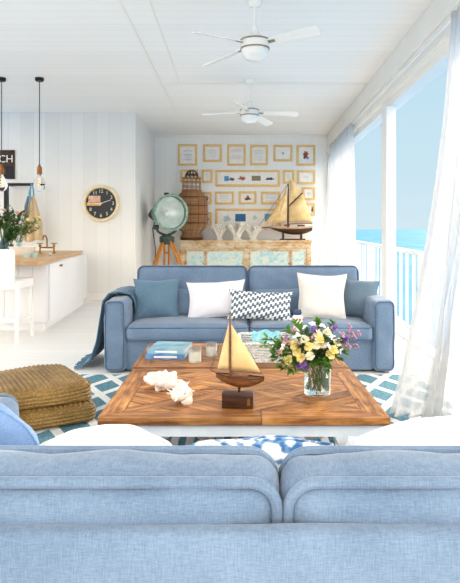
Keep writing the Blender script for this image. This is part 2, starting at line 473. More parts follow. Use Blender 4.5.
# ------------------------------------------------------------ camera
cam = bpy.data.cameras.new('camera'); co = bpy.data.objects.new('camera', cam); COL.objects.link(co)
co.location = (0, 0, CH); co.rotation_euler = (R(90), 0, 0)
cam.sensor_fit = 'VERTICAL'; cam.sensor_height = 36; cam.lens = 36*F/583
cam.shift_x = (230-CX)/583; cam.shift_y = -(291.5-CY)/583
cam.clip_start = .05; cam.clip_end = 50000
sc.camera = co

# ------------------------------------------------------------ setting
H = 3.44; YB = 13.68; YK = 11.0; XS = -1.81; XL = -5.6
def wx(y): return 1.68+.0323*y            # right wall line, seen slightly turned
bm = bmesh.new(); prism(bm, [(XL, -3.5), (wx(-3.5)+.16, -3.5), (wx(YB)+.16, YB), (XS, YB+.0), (XS, YK+.0), (XL, YK)], -.2, 0)
struct('floor', bm, M['floor'])
bm = bmesh.new(); prism(bm, [(XL, -1.2), (wx(-1.2)+.2, -1.2), (wx(YB)+.2, YB+.2), (XS-.2, YB+.2), (XS-.2, YK+.2), (XL, YK+.2)], H, H+.2)
struct('ceiling', bm, M['ceiling'])
bm = bmesh.new(); bxx(bm, XS, wx(YB)+.2, YB, YB+.2, 0, H); struct('wall_back', bm, M['wallback'])
bm = bmesh.new(); bxx(bm, XL, XS, YK, YK+.2, 0, H); struct('wall_kitchen', bm, M['wallstripe'])
bm = bmesh.new(); bxx(bm, XS-.2, XS, YK+.2, YB+.2, 0, H); struct('wall_left', bm, M['white'])
# right wall: a deep header over a floor-to-header opening
bm = bmesh.new(); ZH = 2.95
prism(bm, [(wx(-1.2), -1.2), (wx(YB), YB), (wx(YB)+.2, YB), (wx(-1.2)+.2, -1.2)], ZH, H); struct('wall_right', bm, M['trim'])
bm = bmesh.new()
prism(bm, [(wx(-1.2)+.05, -1.2), (wx(YB)+.05, YB), (wx(YB)+.2, YB), (wx(-1.2)+.2, -1.2)], 2.86, ZH)
prism(bm, [(wx(-1.2)-.012, -1.2), (wx(YB)-.012, YB), (wx(YB)+.01, YB), (wx(-1.2)+.01, -1.2)], ZH+.02, ZH+.05)
prism(bm, [(wx(-1.2)-.02, -1.2), (wx(YB)-.02, YB), (wx(YB)+.01, YB), (wx(-1.2)+.01, -1.2)], 3.13, 3.145)
struct('trim_1', bm, M['trim'])
# window: frame members of the opening, parts under one structure
win = bpy.data.objects.new('window_1', None); COL.objects.link(win); win['kind'] = 'structure'
bm = bmesh.new(); yc = 7.72
prism(bm, [(wx(yc)+.0, yc-.13), (wx(yc)+.12, yc-.13), (wx(yc)+.12, yc+.13), (wx(yc)+.0, yc+.13)], 0, 2.86, .004)
mesh_obj('mullion', bm, M['white'], win, False)
bm = bmesh.new(); prism(bm, [(wx(4)+.03, -1.2), (wx(YB)+.03, YB), (wx(YB)+.15, YB), (wx(4)+.15, -1.2)], -.02, .015)
mesh_obj('threshold', bm, M['white'], win, False)
bm = bmesh.new(); prism(bm, [(wx(YB)-.0, YB-.12), (wx(YB)+.12, YB-.12), (wx(YB)+.12, YB), (wx(YB)-.0, YB)], 0, 2.86)
mesh_obj('window_frame', bm, M['white'], win, False)
# curtain rail under the header
bm = bmesh.new(); tube(bm, [(wx(1.5)-.06, 1.5, 3.015), (wx(13.3)-.06, 13.3, 3.015)], .012, 8)
cr = mesh_obj('curtain_rail', bm, M['white']); tag(cr, 'thin white curtain rail along the long header above the sea window', 'curtain rail')
# ceiling strips
bm = bmesh.new(); bxx(bm, -1.08, -1.06, 1.5, YK+.1, H-.008, H+.01); struct('trim_2', bm, M['trim'])
bm = bmesh.new(); bxx(bm, -1.0, wx(8.8), 8.78, 8.83, H-.010, H+.01); struct('trim_3', bm, M['trim'])
bm = bmesh.new(); bxx(bm, -.80, -.785, 1.5, 8.78, H-.006, H+.01); struct('trim_4', bm, M['trim'])
bm = bmesh.new(); bxx(bm, XS, wx(YB), YB-.03, YB, H-.06, H); bxx(bm, XS, wx(YB), YB-.015, YB, 0, .12); struct('baseboard_back', bm, M['trim'])
bm = bmesh.new(); bxx(bm, XL, XS, YK-.015, YK, 0, .12); struct('baseboard_kitchen', bm, M['trim'])
# terrace
bm = bmesh.new(); prism(bm, [(wx(-8)+.16, -8), (2.2, -8), (2.2, 6.6), (2.92, 14.6), (3.0, 16), (wx(16)+.16, 16)], -.2, -.02); struct('floor_terrace', bm, M['deck'])
bm = bmesh.new(); bxx(bm, XL-6, 1.5, -12, -3.5, -.25, -.02); struct('floor_bounce', bm, M['deck'])  # unseen floor behind the camera, added to bounce daylight into the room
m, t, b = base('sea_water', '#3C86B4', .5)
tc = t.add('ShaderNodeTexCoord').outputs['Object']; nn = t.noise(t.mapping(tc, (.02, .006, 1)), 1, 6, .6)
t.link(t.ramp(nn, [(.3, lin('#1F5F92')), (.7, lin('#3F82B0'))]), b.inputs['Base Color']); b.inputs['Specular IOR Level'].default_value = .2
bn = t.add('ShaderNodeBump'); bn.inputs['Strength'].default_value = .4; bn.inputs['Distance'].default_value = .5
t.link(t.noise(t.mapping(tc, (.3, .3, 1)), 1, 5), bn.inputs['Height']); t.link(bn.outputs[0], b.inputs['Normal'])
bm = bmesh.new(); q = 30000
bm.faces.new([bm.verts.new(p) for p in ((-q, -q, -22), (q, -q, -22), (q, q, -22), (-q, q, -22))])
sea = mesh_obj('sea', bm, m, None, False); tag(sea, 'blue sea reaching the horizon beyond the terrace railing', 'sea', None, 'stuff')

# terrace railing
ra, rb = Vector((2.06, 6.6, 0)), Vector((2.78, 14.6, 0)); dr = (rb-ra)
rail = thing('terrace_railing', 'white terrace railing with slim upright bars in front of the sea', 'railing')
bm = bmesh.new(); rot = Matrix.Rotation(math.atan2(dr.y, dr.x), 3, 'Z'); mid = (ra+rb)/2
box(bm, mid+Vector((0, 0, 1.03)), (dr.length, .07, .045), rot, .006); mesh_obj('top_rail', bm, M['white'], rail)
bm = bmesh.new(); box(bm, mid+Vector((0, 0, .1)), (dr.length, .04, .04), rot, .004); mesh_obj('bottom_rail', bm, M['white'], rail)
nb = 20; bar0 = None
for i in range(nb+1):
    p = ra+dr*(i/nb)
    if i in (0, 10, 20):
        bm = bmesh.new(); bxx(bm, -.035, .035, -.035, .035, 0, 1.03); mesh_obj('post', bm, M['white'], rail, False, loc=p+Vector((0, 0, -.02)))
        continue
    if bar0 is None:
        bm = bmesh.new(); bxx(bm, -.015, .015, -.015, .015, .1, 1.02)
        bar0 = mesh_obj('baluster', bm, M['white'], rail, False, loc=p)
    else:
        c = bar0.copy(); COL.objects.link(c); c.parent = rail; c.location = p

# ------------------------------------------------------------ curtains
def curtain(name, label, top, bot, zt, zb, folds, amp, nx=150, nz=34, belly=None, hem=.0):
    """top, bot: polylines (x,y) the cloth follows at the rail and at the hem"""
    def poly(pl, s):
        L = [0]
        for a, b_ in zip(pl, pl[1:]): L.append(L[-1]+math.dist(a, b_))
        d = s*L[-1]
        for i in range(len(pl)-1):
            if d <= L[i+1]+1e-9:
                f = (d-L[i])/(L[i+1]-L[i]); return Vector((pl[i][0]+(pl[i+1][0]-pl[i][0])*f, pl[i][1]+(pl[i+1][1]-pl[i][1])*f))
        return Vector(pl[-1])
    t_ = thing(name, label, 'curtain')
    bm = bmesh.new(); g = []
    for k in range(nz+1):
        w = k/nz; row = []
        for i in range(nx+1):
            s = i/nx
            a = poly(top, s); b_ = poly(bot, s)
            e = w**1.6 if belly is None else belly(w)
            p = a.lerp(b_, e)
            tn = (poly(top, min(1, s+.02))-poly(top, max(0, s-.02))).lerp(poly(bot, min(1, s+.02))-poly(bot, max(0, s-.02)), e)
            if tn.length < 1e-6: tn = Vector((1, 0))
            nrm = Vector((-tn.y, tn.x)).normalized()
            ph = s*folds*2*math.pi+1.3*noise.noise(Vector((s*5, w*1.2, len(name))))*2
            am = amp*(.55+.45*w)*(1+.5*noise.noise(Vector((s*9, w*.7, 3.3))))
            o_ = nrm*math.sin(ph)*am+nrm*.03*noise.noise(Vector((s*12, w*3, 8)))
            z = zt(s)*(1-w)+zb(s)*w
            row.append(bm.verts.new((p.x+o_.x, p.y+o_.y, z)))
        g.append(row)
    for k in range(nz):
        for i in range(nx): bm.faces.new((g[k][i], g[k][i+1], g[k+1][i+1], g[k+1][i]))
    headers = [v.co.copy() for v in g[0]]; hemv = [v.co.copy() for v in g[-1]]
    mesh_obj('curtain_panel', bm, M['voile'], t_, autos=180)
    bm = bmesh.new(); tube(bm, hemv, .006, 5); mesh_obj('hem', bm, M['voile'], t_)
    bm = bmesh.new(); tube(bm, headers, .010, 5, flat=3); mesh_obj('heading_tape', bm, M['voile'], t_)
    return t_
curtain('sheer_curtain', 'near sheer white curtain billowing in over the rug at the right',
        [(wx(4.85)-.07, 4.85), (wx(3.9)-.06, 3.9), (wx(2.9)-.06, 2.9)],
        [(1.08, 4.14), (1.25, 3.98), (1.42, 4.10), (1.68, 3.92), (1.68, 3.2)],
        lambda s: 3.0, lambda s: .03+.02*math.sin(s*9), 15, .05)
curtain('sheer_curtain', 'far sheer white curtain hanging beside the picture wall behind the sofa',
        [(wx(9.75)-.07, 9.75), (wx(11)-.07, 11), (wx(12.6)-.07, 12.6)],
        [(2.02, 9.7), (1.75, 10.4), (1.85, 11.2), (1.62, 12.1), (1.78, 12.7)],
        lambda s: 3.0, lambda s: .03, 13, .055)

# ------------------------------------------------------------ rug
bm = bmesh.new(); rbox(bm, (0, 0, .008), (2.95, 3.3, .016), .006, (40, 40, 2), (0, 0, 0), .0015)
rug = mesh_obj('area_rug', bm, M['rug'], loc=(.12, 3.66, 0)); tag(rug, 'teal and white trellis patterned rug under the wooden coffee tables', 'rug')

# ------------------------------------------------------------ sofas
def sofa(label, X0, X1, Y0, depth, arm_h, arm_w, seat_z, back_h, facing, cush_back, frame_h, ft=.18, pr=.0075):
    """built facing -Y around its front centre; facing=1 turns it to face +Y"""
    W = X1-X0
    t_ = thing('sofa', label, 'sofa', ((X0+X1)/2, Y0, 0), 0 if facing < 0 else math.pi)
    hw = W/2; MD = M['denim']; PT = M['denim_shaded_trim'] if facing < 0 else MD
    iw = hw-arm_w
    bm = bmesh.new(); rbox(bm, (0, depth*.5, .155), (2*iw+.02, depth-.06, .27), .02, (30, 10, 6), (0, .005, 0), .003, 3)
    mesh_obj('base', bm, MD, t_)
    for s in (-1, 1):
        bm = bmesh.new()
        def fn(p, u, v, w):
            if w > 0 and p.z > 0: p = p+Vector((0, 0, .02*v*w*(1 if v > 0 else .3)))
            return p
        rbox(bm, (s*(hw-arm_w/2), depth*.5-.01, .015+arm_h/2), (arm_w, depth, arm_h), .045, (10, 26, 22), (.010, .012, .008), .008, 5+s, fn)
        arm = mesh_obj('arm', bm, MD, t_)
        # piping around the front face of the arm
        lp = [(s*(hw-arm_w/2)+a, -.010, .02+arm_h/2+b_) for a, b_ in rrect(arm_w-.035, arm_h-.03, .045)]
        bm = bmesh.new(); tube(bm, lp, .006, 6, closed=True); mesh_obj('arm_piping', bm, PT, arm)
        lp = [(s*(hw-.02), .02+(depth-.08)*k/20, arm_h-.01+.012*k/20) for k in range(21)]
        bm = bmesh.new(); tube(bm, lp, .005, 6); mesh_obj('arm_piping', bm, PT, arm)
    bm = bmesh.new(); rbox(bm, (0, depth-ft/2, frame_h/2+.01), (2*iw+.03, ft, frame_h), min(.035, ft*.3), (40, 6, 14), (0, .004, .002), .0025, 11)
    fr = mesh_obj('back_frame', bm, MD, t_)
    bm = bmesh.new(); tube(bm, [(-iw+.02+(2*iw-.04)*k/30, depth-.018, frame_h-.012) for k in range(31)], .003, 5); mesh_obj('back_seam', bm, PT, fr)
    cw = iw
    for s in (-1, 1):
        # seat cushion
        cd = depth-.24; cx = s*cw/2; cz = seat_z-.075
        bm = bmesh.new(); rbox(bm, (cx, cd/2-.015, cz), (cw-.008, cd+.03, .15), .05, (24, 16, 8), (.004, .015, .026), .007, 21+s)
        c_ = mesh_obj('seat_cushion', bm, MD, t_)
        for zz in (cz+.052, cz-.055):
            lp = [(cx+a, cd/2-.015+b_, zz) for a, b_ in rrect(cw-.02, cd+.025, .05)]
            bm = bmesh.new(); tube(bm, lp, .006, 6, closed=True); mesh_obj('seat_piping', bm, PT, c_)
        # back cushion, leaning
        bw = cw-.01; bh = back_h-seat_z+.02; th = cush_back
        bm = bmesh.new(); rbox(bm, (0, 0, 0), (bw, th, bh), .055, (30, 8, 20), (.004, .035, .012), .009, 31+s)
        yb = depth-ft-.02-th/2; tilt = R(-8)
        b_o = mesh_obj('back_cushion', bm, MD, t_, loc=(cx, yb, seat_z+bh/2-.01), rot=(tilt, 0, 0))
        for yy in (-th/2+.014, th/2-.014):
            bm = bmesh.new(); tube(bm, [(a, yy, b2) for a, b2 in rrect(bw-.012, bh-.012, .06)], pr, 8, closed=True)
            mesh_obj('cushion_piping', bm, PT, b_o)
    return t_

far = sofa('far blue linen sofa facing the coffee tables, backed by the painted sideboard', -1.174, 1.454, 5.40, .95, .64, .20, .435, .915, -1, .17, .74)
# lumbar cushions resting in front of the back cushions of the far sofa
for s, lab in ((-1, 'long blue linen bolster cushion behind the white cushion, left half of far sofa'), (1, 'long blue linen bolster cushion behind the zigzag cushion, right half of far sofa')):
    t_ = thing('bolster_cushion', lab, 'cushion', (.14+s*.555, 5.935, .56))
    bm = bmesh.new(); rbox(bm, (0, 0, 0), (1.08, .13, .27), .06, (24, 8, 10), (.01, .02, .015), .006, 41+s)
    mesh_obj('cushion_cover', bm, M['denim'], t_, rot=(R(-14), 0, 0))

near = sofa('near blue linen sofa seen from behind across the foreground', -.96, 1.16, 2.14, .985, .70, .20, .42, .79, 1, .155, .70, .06, .012)

# ------------------------------------------------------------ cushions on the far sofa
def seat_pillow(name, lab, mat, x0, x1, y0, y1, d, th, lean, seed, rz=0, ry=0, piping=None, pinch=.11):
    c = at((x0+x1)/2, (y0+y1)/2, d); w = (x1-x0)*d/F; h = (y1-y0)*d/F
    return pillow(name, lab, mat, w, h*1.03, th, c, (R(-lean), R(ry), R(rz)), seed, piping, pinch=pinch)
seat_pillow('cushion', 'plain slate blue square cushion at the left end of the far sofa', M['slate'], 133.5, 180, 279, 319, 5.80, .16, 14, 2, 8)
seat_pillow('cushion', 'bright white rectangular cushion left of the zigzag one on far sofa', M['lilacwhite'], 187, 246, 281, 318, 5.76, .15, 18, 5, 0, -3)
seat_pillow('cushion', 'blue and white zigzag cushion in the middle of the far sofa', M['zigzag'], 228, 293, 291, 320, 5.62, .13, 20, 9, 0, 3)
seat_pillow('cushion', 'large cream square cushion with piped edge on the far sofa', M['creamcloth'], 297, 346, 274, 319, 5.72, .15, 14, 12, -4, 2, M['creamcloth'])
seat_pillow('cushion', 'grey blue square cushion against the right arm of the far sofa', M['greyblue'], 340, 377, 279, 319, 5.86, .16, 14, 15, -22, 6)

# cushions on the near sofa, seen above its back
bp = pillow('cushion', 'bright blue knotted cushion in the left corner of the near sofa', M['bluepillow'], .50, .36, .17, (-.745, 1.66, .70), (R(22), R(12), R(-12)), 31, pinch=-.05, rk=.8)
bm = bmesh.new(); tube(bm, [(.115+(.006+.0042*k)*math.cos(k*.75), -.062+.004*math.sin(k), .085+(.006+.0042*k)*math.sin(k*.75)) for k in range(8)], [.020]*7+[.008], 8)
mesh_obj('fabric_knot', bm, M['bluepillow'], bp)
bm = bmesh.new(); tube(bm, [(.16+.02*k/6, -.055+.006*k/3, .05-.13*k/6) for k in range(7)], .004, 5); mesh_obj('zipper', bm, M['navy'], bp)
pillow('cushion', 'plain white cushion lying behind the left back of the near sofa', M['whitecloth'], .38, .30, .17, (-.325, 1.53, .655), (R(20), R(-2), 0), 37, pinch=-.08, rk=.7)
pillow('cushion', 'blue and white ikat cushion behind the middle of the near sofa back', M['ikat'], .45, .31, .15, (.055, 1.58, .622), (R(24), R(-3), 0), 43, pinch=-.03, rk=.4)
# white throw over the right part of the near sofa back
def near_throw():
    bm = bmesh.new(); g = []
    for i in range(31):
        row = []
        for j in range(15):
            u = i/30; v = j/14
            x = .31+u*1.0; y = 1.37+v*.60
            z = .765+.042*math.sin(math.pi*min(1, v*1.7))**.7*min(1, .35+u*4)+.022*u-.055*math.exp(-u*7)+.012*noise.noise(Vector((u*6, v*5, 1)))
            if v > .45: z -= (v-.45)*.55
            row.append(bm.verts.new((x, y, z)))
        g.append(row)
    for i in range(30):
        for j in range(14): bm.faces.new((g[i][j], g[i+1][j], g[i+1][j+1], g[i][j+1]))
    o = mesh_obj('throw_blanket', bm, M['lilacwhite'], autos=180)
    md = o.modifiers.new('thick', 'SOLIDIFY'); md.thickness = .02
    tag(o, 'pale white throw spread behind the right back cushion of the near sofa', 'throw')
near_throw()

# teal throw over the left arm of the far sofa
def arm_throw():
    t_ = thing('throw_blanket', 'teal blue fringed throw draped over the left arm of far sofa', 'throw')
    L = -1.174
    path = [(L+.235, .50), (L+.222, .62), (L+.195, .672), (L+.1, .692), (L+.01, .682), (L-.035, .62), (L-.055, .45), (L-.08, .25), (L-.13, .08), (L-.20, .03)]
    bm = bmesh.new(); g = []
    ny = 34
    for k, (x, z) in enumerate(path):
        row = []
        w = k/(len(path)-1)
        for j in range(ny+1):
            v = j/ny
            y0 = 5.72-.18*w; y1 = 6.26-.05*w
            f = .016*w*math.sin(v*26+w*1.5)+.012*math.sin(v*11)*w
            zz = z+(.006*math.sin(v*26+w*3) if .2 < w < .5 else 0)
            row.append(bm.verts.new((x-abs(f) - .012*w, y0+(y1-y0)*v, zz)))
        g.append(row)
    for k in range(len(path)-1):
        for j in range(ny): bm.faces.new((g[k][j], g[k][j+1], g[k+1][j+1], g[k+1][j]))
    bottom = [v.co.copy() for v in g[-1]]
    bmesh.ops.subdivide_edges(bm, edges=[e for e in bm.edges if abs((e.verts[0].co-e.verts[1].co).y) < .012], cuts=2, use_grid_fill=True)
    o = mesh_obj('blanket_cloth', bm, M['throw'], t_, autos=180)
    md = o.modifiers.new('thick', 'SOLIDIFY'); md.thickness = .012; md.offset = 1
    bm = bmesh.new()
    for p in bottom+[(a+b_)/2 for a, b_ in zip(bottom, bottom[1:])]:
        dx = rnd.uniform(.05, .12)
        tube(bm, [p, p+Vector((-dx*.5, rnd.uniform(-.03, .02), -.012)), p+Vector((-dx, rnd.uniform(-.06, .02), -.018))], [.006, .005, .004], 5)
    mesh_obj('fringe', bm, M['throw'], t_)
arm_throw()

# ------------------------------------------------------------ coffee tables
def clip(poly, n, d):
    """keep the side n.p <= d"""
    out = []
    for i in range(len(poly)):
        a, b_ = poly[i], poly[(i+1) % len(poly)]
        da = a[0]*n[0]+a[1]*n[1]-d; db = b_[0]*n[0]+b_[1]*n[1]-d
        if da <= 0: out.append(a)
        if da*db < 0:
            f = da/(da-db); out.append((a[0]+(b_[0]-a[0])*f, a[1]+(b_[1]-a[1])*f))
    return out
def coffee_table(label, X0, X1, Y0, Y1, z, seed):
    rr = random.Random(seed)
    W = X1-X0; D = Y1-Y0; t_ = thing('coffee_table', label, 'coffee table', ((X0+X1)/2, (Y0+Y1)/2, .017))
    z -= .017
    bm = bmesh.new(); uvl = bm.loops.layers.uv.new('UVMap'); tl = bm.verts.layers.float.new('tone')
    zt = z; th = .032
    def plank(poly, ang, gap=.0016):
        # inset by clipping against shifted edges
        q = poly; n = len(poly)
        ar = sum(poly[i][0]*poly[(i+1) % n][1]-poly[(i+1) % n][0]*poly[i][1] for i in range(n))/2
        if abs(ar) < 2e-4: return
        if ar < 0: poly = poly[::-1]; q = poly
        for i in range(n):
            a, b_ = poly[i], poly[(i+1) % n]; ex, ey = b_[0]-a[0], b_[1]-a[1]; L = math.hypot(ex, ey)
            if L < 1e-5: continue
            nx, ny = ey/L, -ex/L
            q = clip(q, (nx, ny), nx*a[0]+ny*a[1]-gap)
            if len(q) < 3: return
        tone = rr.uniform(.1, .95); dz = rr.uniform(-.0008, .0008); ou, ov = rr.uniform(0, 50), rr.uniform(0, 50)
        hi = [bm.verts.new((p[0], p[1], zt+dz)) for p in q]; lo = [bm.verts.new((p[0], p[1], zt-th)) for p in q]
        fs = [bm.faces.new(hi)]; m_ = len(q)
        for i in range(m_):
            try: fs.append(bm.faces.new((lo[i], lo[(i+1) % m_], hi[(i+1) % m_], hi[i])))
            except ValueError: pass
        ca, sa = math.cos(ang), math.sin(ang)
        for v in hi+lo: v[tl] = tone
        for f in fs:
            for l in f.loops:
                x, y, zz = l.vert.co
                l[uvl].uv = (x*ca+y*sa+ou, -x*sa+y*ca+ov+(zt-zz))
    hw, hd = W/2, D/2; B = .105
    # border boards, mitred
    for nrm, ang in (((0, -1), 0), ((0, 1), 0), ((-1, 0), math.pi/2), ((1, 0), math.pi/2)):
        if nrm[0] == 0:
            s = nrm[1]
            for a, b_ in ((0, .5), (.5, 1)):
                x0, x1 = -hw, hw
                if a == 0: poly = [(-hw, s*hd), (0.08, s*hd), (0.08, s*(hd-B)), (-hw+B, s*(hd-B))]
                else: poly = [(0.08, s*hd), (hw, s*hd), (hw-B, s*(hd-B)), (0.08, s*(hd-B))]
                plank(poly, 0)
        else:
            s = nrm[0]
            plank([(s*hw, -hd), (s*hw, hd), (s*(hw-B), hd-B), (s*(hw-B), -hd+B)], math.pi/2)
    iw, id_ = hw-B, hd-B; rect = [(-iw, -id_), (iw, -id_), (iw, id_), (-iw, id_)]
    dg = Vector((iw, id_)).normalized(); cwid = .045
    # two crossing diagonal boards
    for sgn in (1, -1):
        d = (dg.x, sgn*dg.y); n = (-d[1], d[0])
        strip = clip(clip(rect, n, cwid), (-n[0], -n[1]), cwid)
        if sgn == 1: plank(strip, math.atan2(d[1], d[0]))
        else:
            m1 = (-dg.y, dg.x)
            plank(clip(strip, (-m1[0], -m1[1]), -cwid), math.atan2(d[1], d[0]))
            plank(clip(strip, m1, -cwid), math.atan2(d[1], d[0]))
    # four triangular fields, boards parallel to one diagonal like a chevron
    n1 = (-dg.y, dg.x); n2 = (dg.y, dg.x)
    for s1 in (1, -1):
        for s2 in (1, -1):
            reg = clip(rect, (-s1*n1[0], -s1*n1[1]), -cwid); reg = clip(reg, (-s2*n2[0], -s2*n2[1]), -cwid)
            if len(reg) < 3: continue
            # board direction: along diagonal 1 on one side of the axis, diagonal 2 on the other
            vert_region = (s1*n1[0]+s2*n2[0])
            for half in (1, -1):
                if s1 == s2: hp = clip(reg, (-half, 0), 0); dd = (dg.x, dg.y*(-half if s1 > 0 else half))
                else: hp = clip(reg, (0, -half), 0); dd = (dg.x, dg.y) if (half > 0) == (s1 < 0) else (dg.x, -dg.y); dd = (dd[0], -dd[1])
                if len(hp) < 3: continue
                nn_ = (-dd[1], dd[0]); vals = [p[0]*nn_[0]+p[1]*nn_[1] for p in hp]
                a0 = min(vals); step = .082
                k = 0
                while a0+k*step < max(vals):
                    pc = clip(clip(hp, nn_, a0+(k+1)*step), (-nn_[0], -nn_[1]), -(a0+k*step))
                    if len(pc) >= 3: plank(pc, math.atan2(dd[1], dd[0]))
                    k += 1
    o = mesh_obj('table_top', bm, M['pine'], t_, False)
    bm = bmesh.new(); bxx(bm, -hw+.004, hw-.004, -hd+.004, hd-.004, z-.036, z-.006)
    mesh_obj('top_backing', bm, M['midwood'], t_, False)
    # white base
    bm = bmesh.new(); e = .03
    zz0, zz1 = z-.095, z-.0365
    bxx(bm, -hw+e, hw-e, -hd+e, -hd+e+.025, zz0, zz1); bxx(bm, -hw+e, hw-e, hd-e-.025, hd-e, zz0, zz1)
    bxx(bm, -hw+e, -hw+e+.025, -hd+e, hd-e, zz0, zz1); bxx(bm, hw-e-.025, hw-e, -hd+e, hd-e, zz0, zz1)
    mesh_obj('apron', bm, M['pale_blue_paint'], t_, False)
    for sx in (-1, 1):
        for sy in (-1, 1):
            bm = bmesh.new(); bxx(bm, -.04, .04, -.04, .04, 0, z-.037, .004)
            mesh_obj('leg', bm, M['pale_blue_paint'], t_, False, loc=(sx*(hw-e-.038), sy*(hd-e-.038), 0))
    bm = bmesh.new(); bxx(bm, -hw+e+.02, hw-e-.02, -hd+e+.01, -hd+e+.05, .1, .14); bxx(bm, -hw+e+.02, hw-e-.02, hd-e-.05, hd-e-.01, .1, .14)
    mesh_obj('shelf_rail', bm, M['pale_blue_paint'], t_, False)
    n = int((2*hw-.2)/.075)
    for i in range(n):
        bm = bmesh.new(); x = -hw+.1+(2*hw-.2)*(i+.5)/n
        bxx(bm, -.02, .02, -hd+e+.01, hd-e-.01, .14, .158); mesh_obj('shelf_slat', bm, M['pale_blue_paint'], t_, False, loc=(x, 0, 0))
    return t_
TZ = .45
coffee_table('front reclaimed pine coffee table on white base carrying the coral and toy sailboat', -.616, .7065, 2.70, 3.655, TZ, 3)
coffee_table('rear reclaimed pine coffee table behind the first, carrying books and candles', -.63, .7065, 3.685, 4.47, TZ, 9)

# ------------------------------------------------------------ woven floor cushions
def pouf(label, cx, cy, z0, h, w, d, rz, seed):
    t_ = thing('woven_floor_cushion', label, 'floor cushion', (cx, cy, z0), rz)
    def fn(p, u, v, w_):
        # thick plaited strands: bands across the top, running round the sides
        side = max(abs(u), abs(v)); top = w_ > .86 and side < .97
        if top:
            b_ = abs(math.sin(p.x*96+.9*math.sin(p.y*5+seed)))
            p = p+Vector((0, 0, .013*b_))
        else:
            b_ = abs(math.sin(p.z*math.pi/.023)); k = .010*b_
            if abs(u) >= .97: p = p+Vector((math.copysign(k, u), 0, 0))
            if abs(v) >= .97: p = p+Vector((0, math.copysign(k, v), 0))
        p.x += .012*math.sin(p.z*20+seed); p.z += .010*noise.noise(Vector((p.x*3, p.y*3, seed)))
        return p
    bm = bmesh.new(); rbox(bm, (0, 0, h/2), (w, d, h), .035, (190, 60, 34), (.03, .03, .012), .003, seed, fn)
    mesh_obj('woven_cover', bm, M['seagrass'], t_, autos=180)
    for zz in (h-.018, .018):
        bm = bmesh.new()
        lp = [Vector((a, b_, zz)) for a, b_ in rrect(w+.004, d+.004, .04, 6, 30)]
        lp2 = [p+Vector((0, 0, .003*math.sin(i*2.2)))+p.normalized()*.003*math.sin(i*2.2+1) for i, p in enumerate(lp)]
        tube(bm, lp2, .009, 6, closed=True); mesh_obj('braided_edge', bm, M['seagrass'], t_)
# right corner of the top one near (-.95, 4.0)
an = math.atan2(.31, .36)
def pc(cornx, corny, w, d, a):
    u = Vector((math.cos(a), math.sin(a))); v = Vector((-math.sin(a), math.cos(a)))
    c = Vector((cornx, corny))-u*w/2+v*d/2; return c
a1 = R(33); c1 = pc(-.955, 4.02, .80, .64, a1)
pouf('upper rectangular woven seagrass floor cushion, stacked on another beside the coffee table', c1.x, c1.y, .149, .128, .80, .64, a1, 4)
a2 = R(29); c2 = pc(-.935, 3.99, .84, .66, a2)
pouf('lower rectangular woven seagrass floor cushion, underneath the other beside the rug', c2.x, c2.y, .018, .125, .84, .66, a2, 8)

